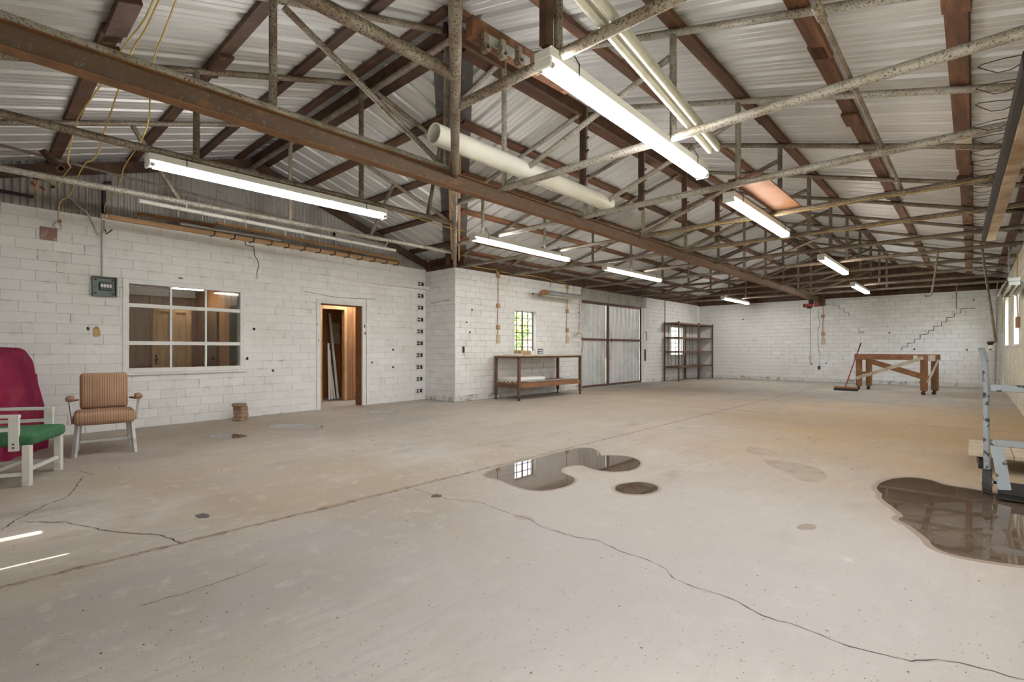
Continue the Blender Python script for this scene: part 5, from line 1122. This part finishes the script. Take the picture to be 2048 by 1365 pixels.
p = at_y(1636, 600, hy); MB().tube(spl([(p.x, hy, 2.46), (p.x+.02, hy, 2.2), (p.x+.05, hy, 1.95), (p.x, hy, 1.75), (p.x+.01, hy, 1.2), (p.x+.06, hy, .95), (p.x+.03, hy, .6)]), .006, 6).build('pendant_cord', 'black_plastic', t)
MB().cbox(p.x, p.x+.07, hy-.03, hy+.03, .48, .60, .012).build('pendant_switch', 'black_plastic', t)

# ================================================================== METAL SHELVING
xs0, xs1, ys0, ys1 = -8.17, -7.64, 17.0, 20.12; ym = 18.75
t = thing('metal_shelving', ((xs0+xs1)/2, (ys0+ys1)/2, 0), 'empty rusty four tier metal shelving in the far left corner', 'shelving')
for y in (ys0, ym-.03, ym+.03, ys1):
    for x in (xs0, xs1): MB().box(x-.022, x+.022, y-.018, y+.018, 0, 2.14).build('post', 'rust_steel', t)
for k, z in enumerate((.53, 1.07, 1.585, 2.10)):
    for (a, b) in ((ys0, ym-.03), (ym+.03, ys1)):
        s_ = MB().box(xs0, xs1, a, b, z-.006, z+.006).build('shelf_board', 'rust_steel', t)
        for (p, q, c_, d) in ((xs0, xs0+.02, a, b), (xs1-.02, xs1, a, b), (xs0, xs1, a, a+.02), (xs0, xs1, b-.02, b)): MB().box(p, q, c_, d, z-.045, z-.006).build('shelf_lip', 'rust_steel', s_)
for y in (17.3, 17.55, 17.95, 18.2, 18.45, 19.2, 19.45): MB().cyl((xs0-.01, y, .53), (xs0-.01, y, 2.06), .008, 6).build('back_rod', 'black_iron', t)

# ================================================================== ROLLING TABLE FRAME AND BROOM
FLp, FRp = at_z(1718, 780), at_z(1848, 791); dx = (FRp-FLp); Lt = dx.length; ang = math.atan2(dx.y, dx.x)
BLp = at_z(1737, 776); dep = .36
t = thing('rolling_table', ((FLp+FRp)/2).to_tuple(), 'brown timber table frame on casters with cross braces', 'table frame', rz=ang); M = WM[t.name]; h = Lt/2; HT = 1.04
for sx in (-1, 1):
    for y in (0, dep):
        lg = MB(M).cbox(sx*h-.065, sx*h+.065, y-.045, y+.045, .11, HT-.04, .004).build('leg', 'brown_wood', t)
        cs = MB(M).cbox(sx*h-.03, sx*h+.03, y-.03, y+.03, .085, .11, .003).cyl((sx*h-.02, y-.03, .035), (sx*h-.02, y+.03, .035), .012, 8).build('caster', 'black_iron', lg)
        MB(M).cyl((sx*h-.02, y-.018, .045), (sx*h-.02, y+.018, .045), .045, 14).build('caster_wheel', 'rubber', lg)
    MB(M).cbox(sx*h-.05, sx*h+.05, .046, dep-.046, HT-.19, HT-.04, .004).build('end_rail', 'bare_wood' if sx > 0 else 'brown_wood', t)
for y in (-.06, dep+.06): MB(M).cbox(-h-.08, h+.08, y-.019, y+.019, HT-.17, HT-.02, .003).build('side_rail', 'brown_wood', t)
MB(M).bar((-h, -.095, .33), (h+.05, -.095, HT-.10), .02, .085).build('pale_brace', 'bare_wood', t)
MB(M).bar((-h+.07, dep-.08, HT-.22), (h-.05, dep-.08, .40), .03, .14).build('cross_brace', 'brown_wood', t)
MB(M).bar((h+.085, .0, .32), (h+.085, dep, HT-.15), .045, .02).build('pale_brace', 'bare_wood', t)
MB(M).bar((-h-.0, .05, .48), (-h-.0, dep-.05, .48), .04, .07).build('end_brace', 'brown_wood', t)
MB(M).cbox(h-.20, h-.09, -.083, -.08, HT-.16, HT-.05, .001).build('paper_tag', 'paper', t)
c = at_z(1693, 780); t = thing('push_broom', c, 'red handled push broom standing against the timber table frame', 'broom')
a, b = at_z(1668, 781), at_z(1716, 783); a.z = b.z = 0
MB().bar(a+Vector((0, 0, .085)), b+Vector((0, 0, .085)), .07, .05, c=.006).build('head', 'brown_wood', t)
for k in range(16): q = a.lerp(b, (k+.5)/16); MB().cbox(q.x-.02, q.x+.02, q.y-.03, q.y+.03, 0, .062, .004).build('bristle_tuft', 'black_plastic', t)
p = a.lerp(b, .48)+Vector((0, 0, .11)); q = at_y(1722, 686, p.y+.05); MB().cyl(p, p.lerp(q, .80), .014, 8).build('handle', 'red_paint', t); MB().cyl(p.lerp(q, .80), q, .015, 8).build('grip', 'black_iron', t)

# ================================================================== HAND TRUCK AND DOLLY AT RIGHT
A_ = at_z(1974, 990); e = Vector((.997, -.03, 0)); e.normalize(); f = Vector((-e.y, e.x, 0))     # e across, f away from camera
def HT_(a, b, z): return A_+e*a+f*b+Vector((0, 0, z))
t = thing('hand_truck', A_, 'chipped grey steel hand truck standing in the right puddle', 'hand truck'); Wt = .42
for k, a in enumerate((0, Wt)):
    MB().tube(spl([HT_(a, .02, .20), HT_(a-.004, .02, .5), HT_(a-.006, .02, .85), HT_(a-.012, .0, 1.05), HT_(a-.032, -.03, 1.155)]), .0205, 14, False).cyl(HT_(a-.030, -.028, 1.140), HT_(a-.0322, -.0305, 1.15), .0175, 14).build('handle_tube', 'grey_paint', t)
    wl_ = thing_w = MB().cyl(HT_(a-.028, .05, .095), HT_(a+.028, .05, .095), .095, 22).build('wheel', 'rubber', t)
    for j in range(16):
        an = 2*PI*j/16; c = HT_(a, .05, .095)+f*.095*math.cos(an)+Vector((0, 0, .095*math.sin(an)))
        dirt = (f*-math.sin(an)+Vector((0, 0, math.cos(an))))
        MB().bar(c-e*.026-dirt*.014, c+e*.026+dirt*.014, .010, .014).build('tread_lug', 'rubber', wl_)
    MB().cyl(HT_(a-.034, .05, .095), HT_(a+.034, .05, .095), .035, 12).build('hub', 'galv', wl_)
    sx = 1 if k == 0 else -1
    MB().bar(HT_(a+sx*.10, -.02, .06), HT_(a+sx*.055, .02, .42), .075, .01, up=f).build('gusset', 'grey_paint', t)
for z, hh in ((.845, .055), (.415, .05)): MB().cbox(.018, Wt-.018, -.012, .012, z-hh/2, z+hh/2, .004, Matrix.Translation(A_+f*.02) @ rot_to(e)).build('cross_bar', 'grey_paint', t)
MB().cyl(HT_(-.03, .05, .095), HT_(Wt, .05, .095), .012, 10).build('axle', 'black_iron', t)
MB().cbox(.06, Wt-.06, -.16, .0, .012, .024, .003, Matrix.Translation(A_) @ rot_to(e)).cbox(.06, Wt-.06, -.004, .006, .02, .12, .002, Matrix.Translation(A_) @ rot_to(e)).build('toe_plate', 'black_iron', t)
t = thing('wooden_dolly', (.28, 6.9, 0), 'low pale wooden dolly on casters behind the hand truck', 'dolly')
for k in range(4): MB().cbox(-.03+.155*k+.002, -.03+.155*(k+1)-.002, 6.46, 7.36, .135, .172, .004).build('deck_plank', 'bare_wood', t)
for (x, y) in ((.06, 6.62), (.50, 6.62), (.06, 7.22), (.50, 7.22)):
    c = MB().cbox(x-.04, x+.04, y-.04, y+.04, .122, .134, .003).box(x-.03, x-.024, y-.02, y+.02, .05, .122).box(x+.024, x+.03, y-.02, y+.02, .05, .122).build('caster', 'black_iron', t); MB().cyl((x-.02, y, .045), (x+.02, y, .045), .045, 14).build('caster_wheel', 'rubber', c)
# wiring on the right wall
u = YF-13.2
tube_thing('wall_cable', spl([WRT.pt(YF-19.8, .03, 2.9), WRT.pt(YF-19.7, .03, 2.2), WRT.pt(YF-19.75, .03, 1.6)]), .010, 'yellow_cable', 'yellow cable down the right wall beside the far corner', 'cable')
tube_thing('wall_cable', spl([WRT.pt(YF-13.3, .03, 2.95), WRT.pt(YF-13.25, .04, 2.3), WRT.pt(YF-13.2, .03, 1.75)]), .010, 'yellow_cable', 'yellow cable to the switch box on the right wall', 'cable')
MB(WRT.M).cbox(YF-13.32, YF-13.16, -.06, 0, 1.55, 1.75, .008).build('switch_box', 'brown_box', label='brown switch box on the right wall', cat='switch box')
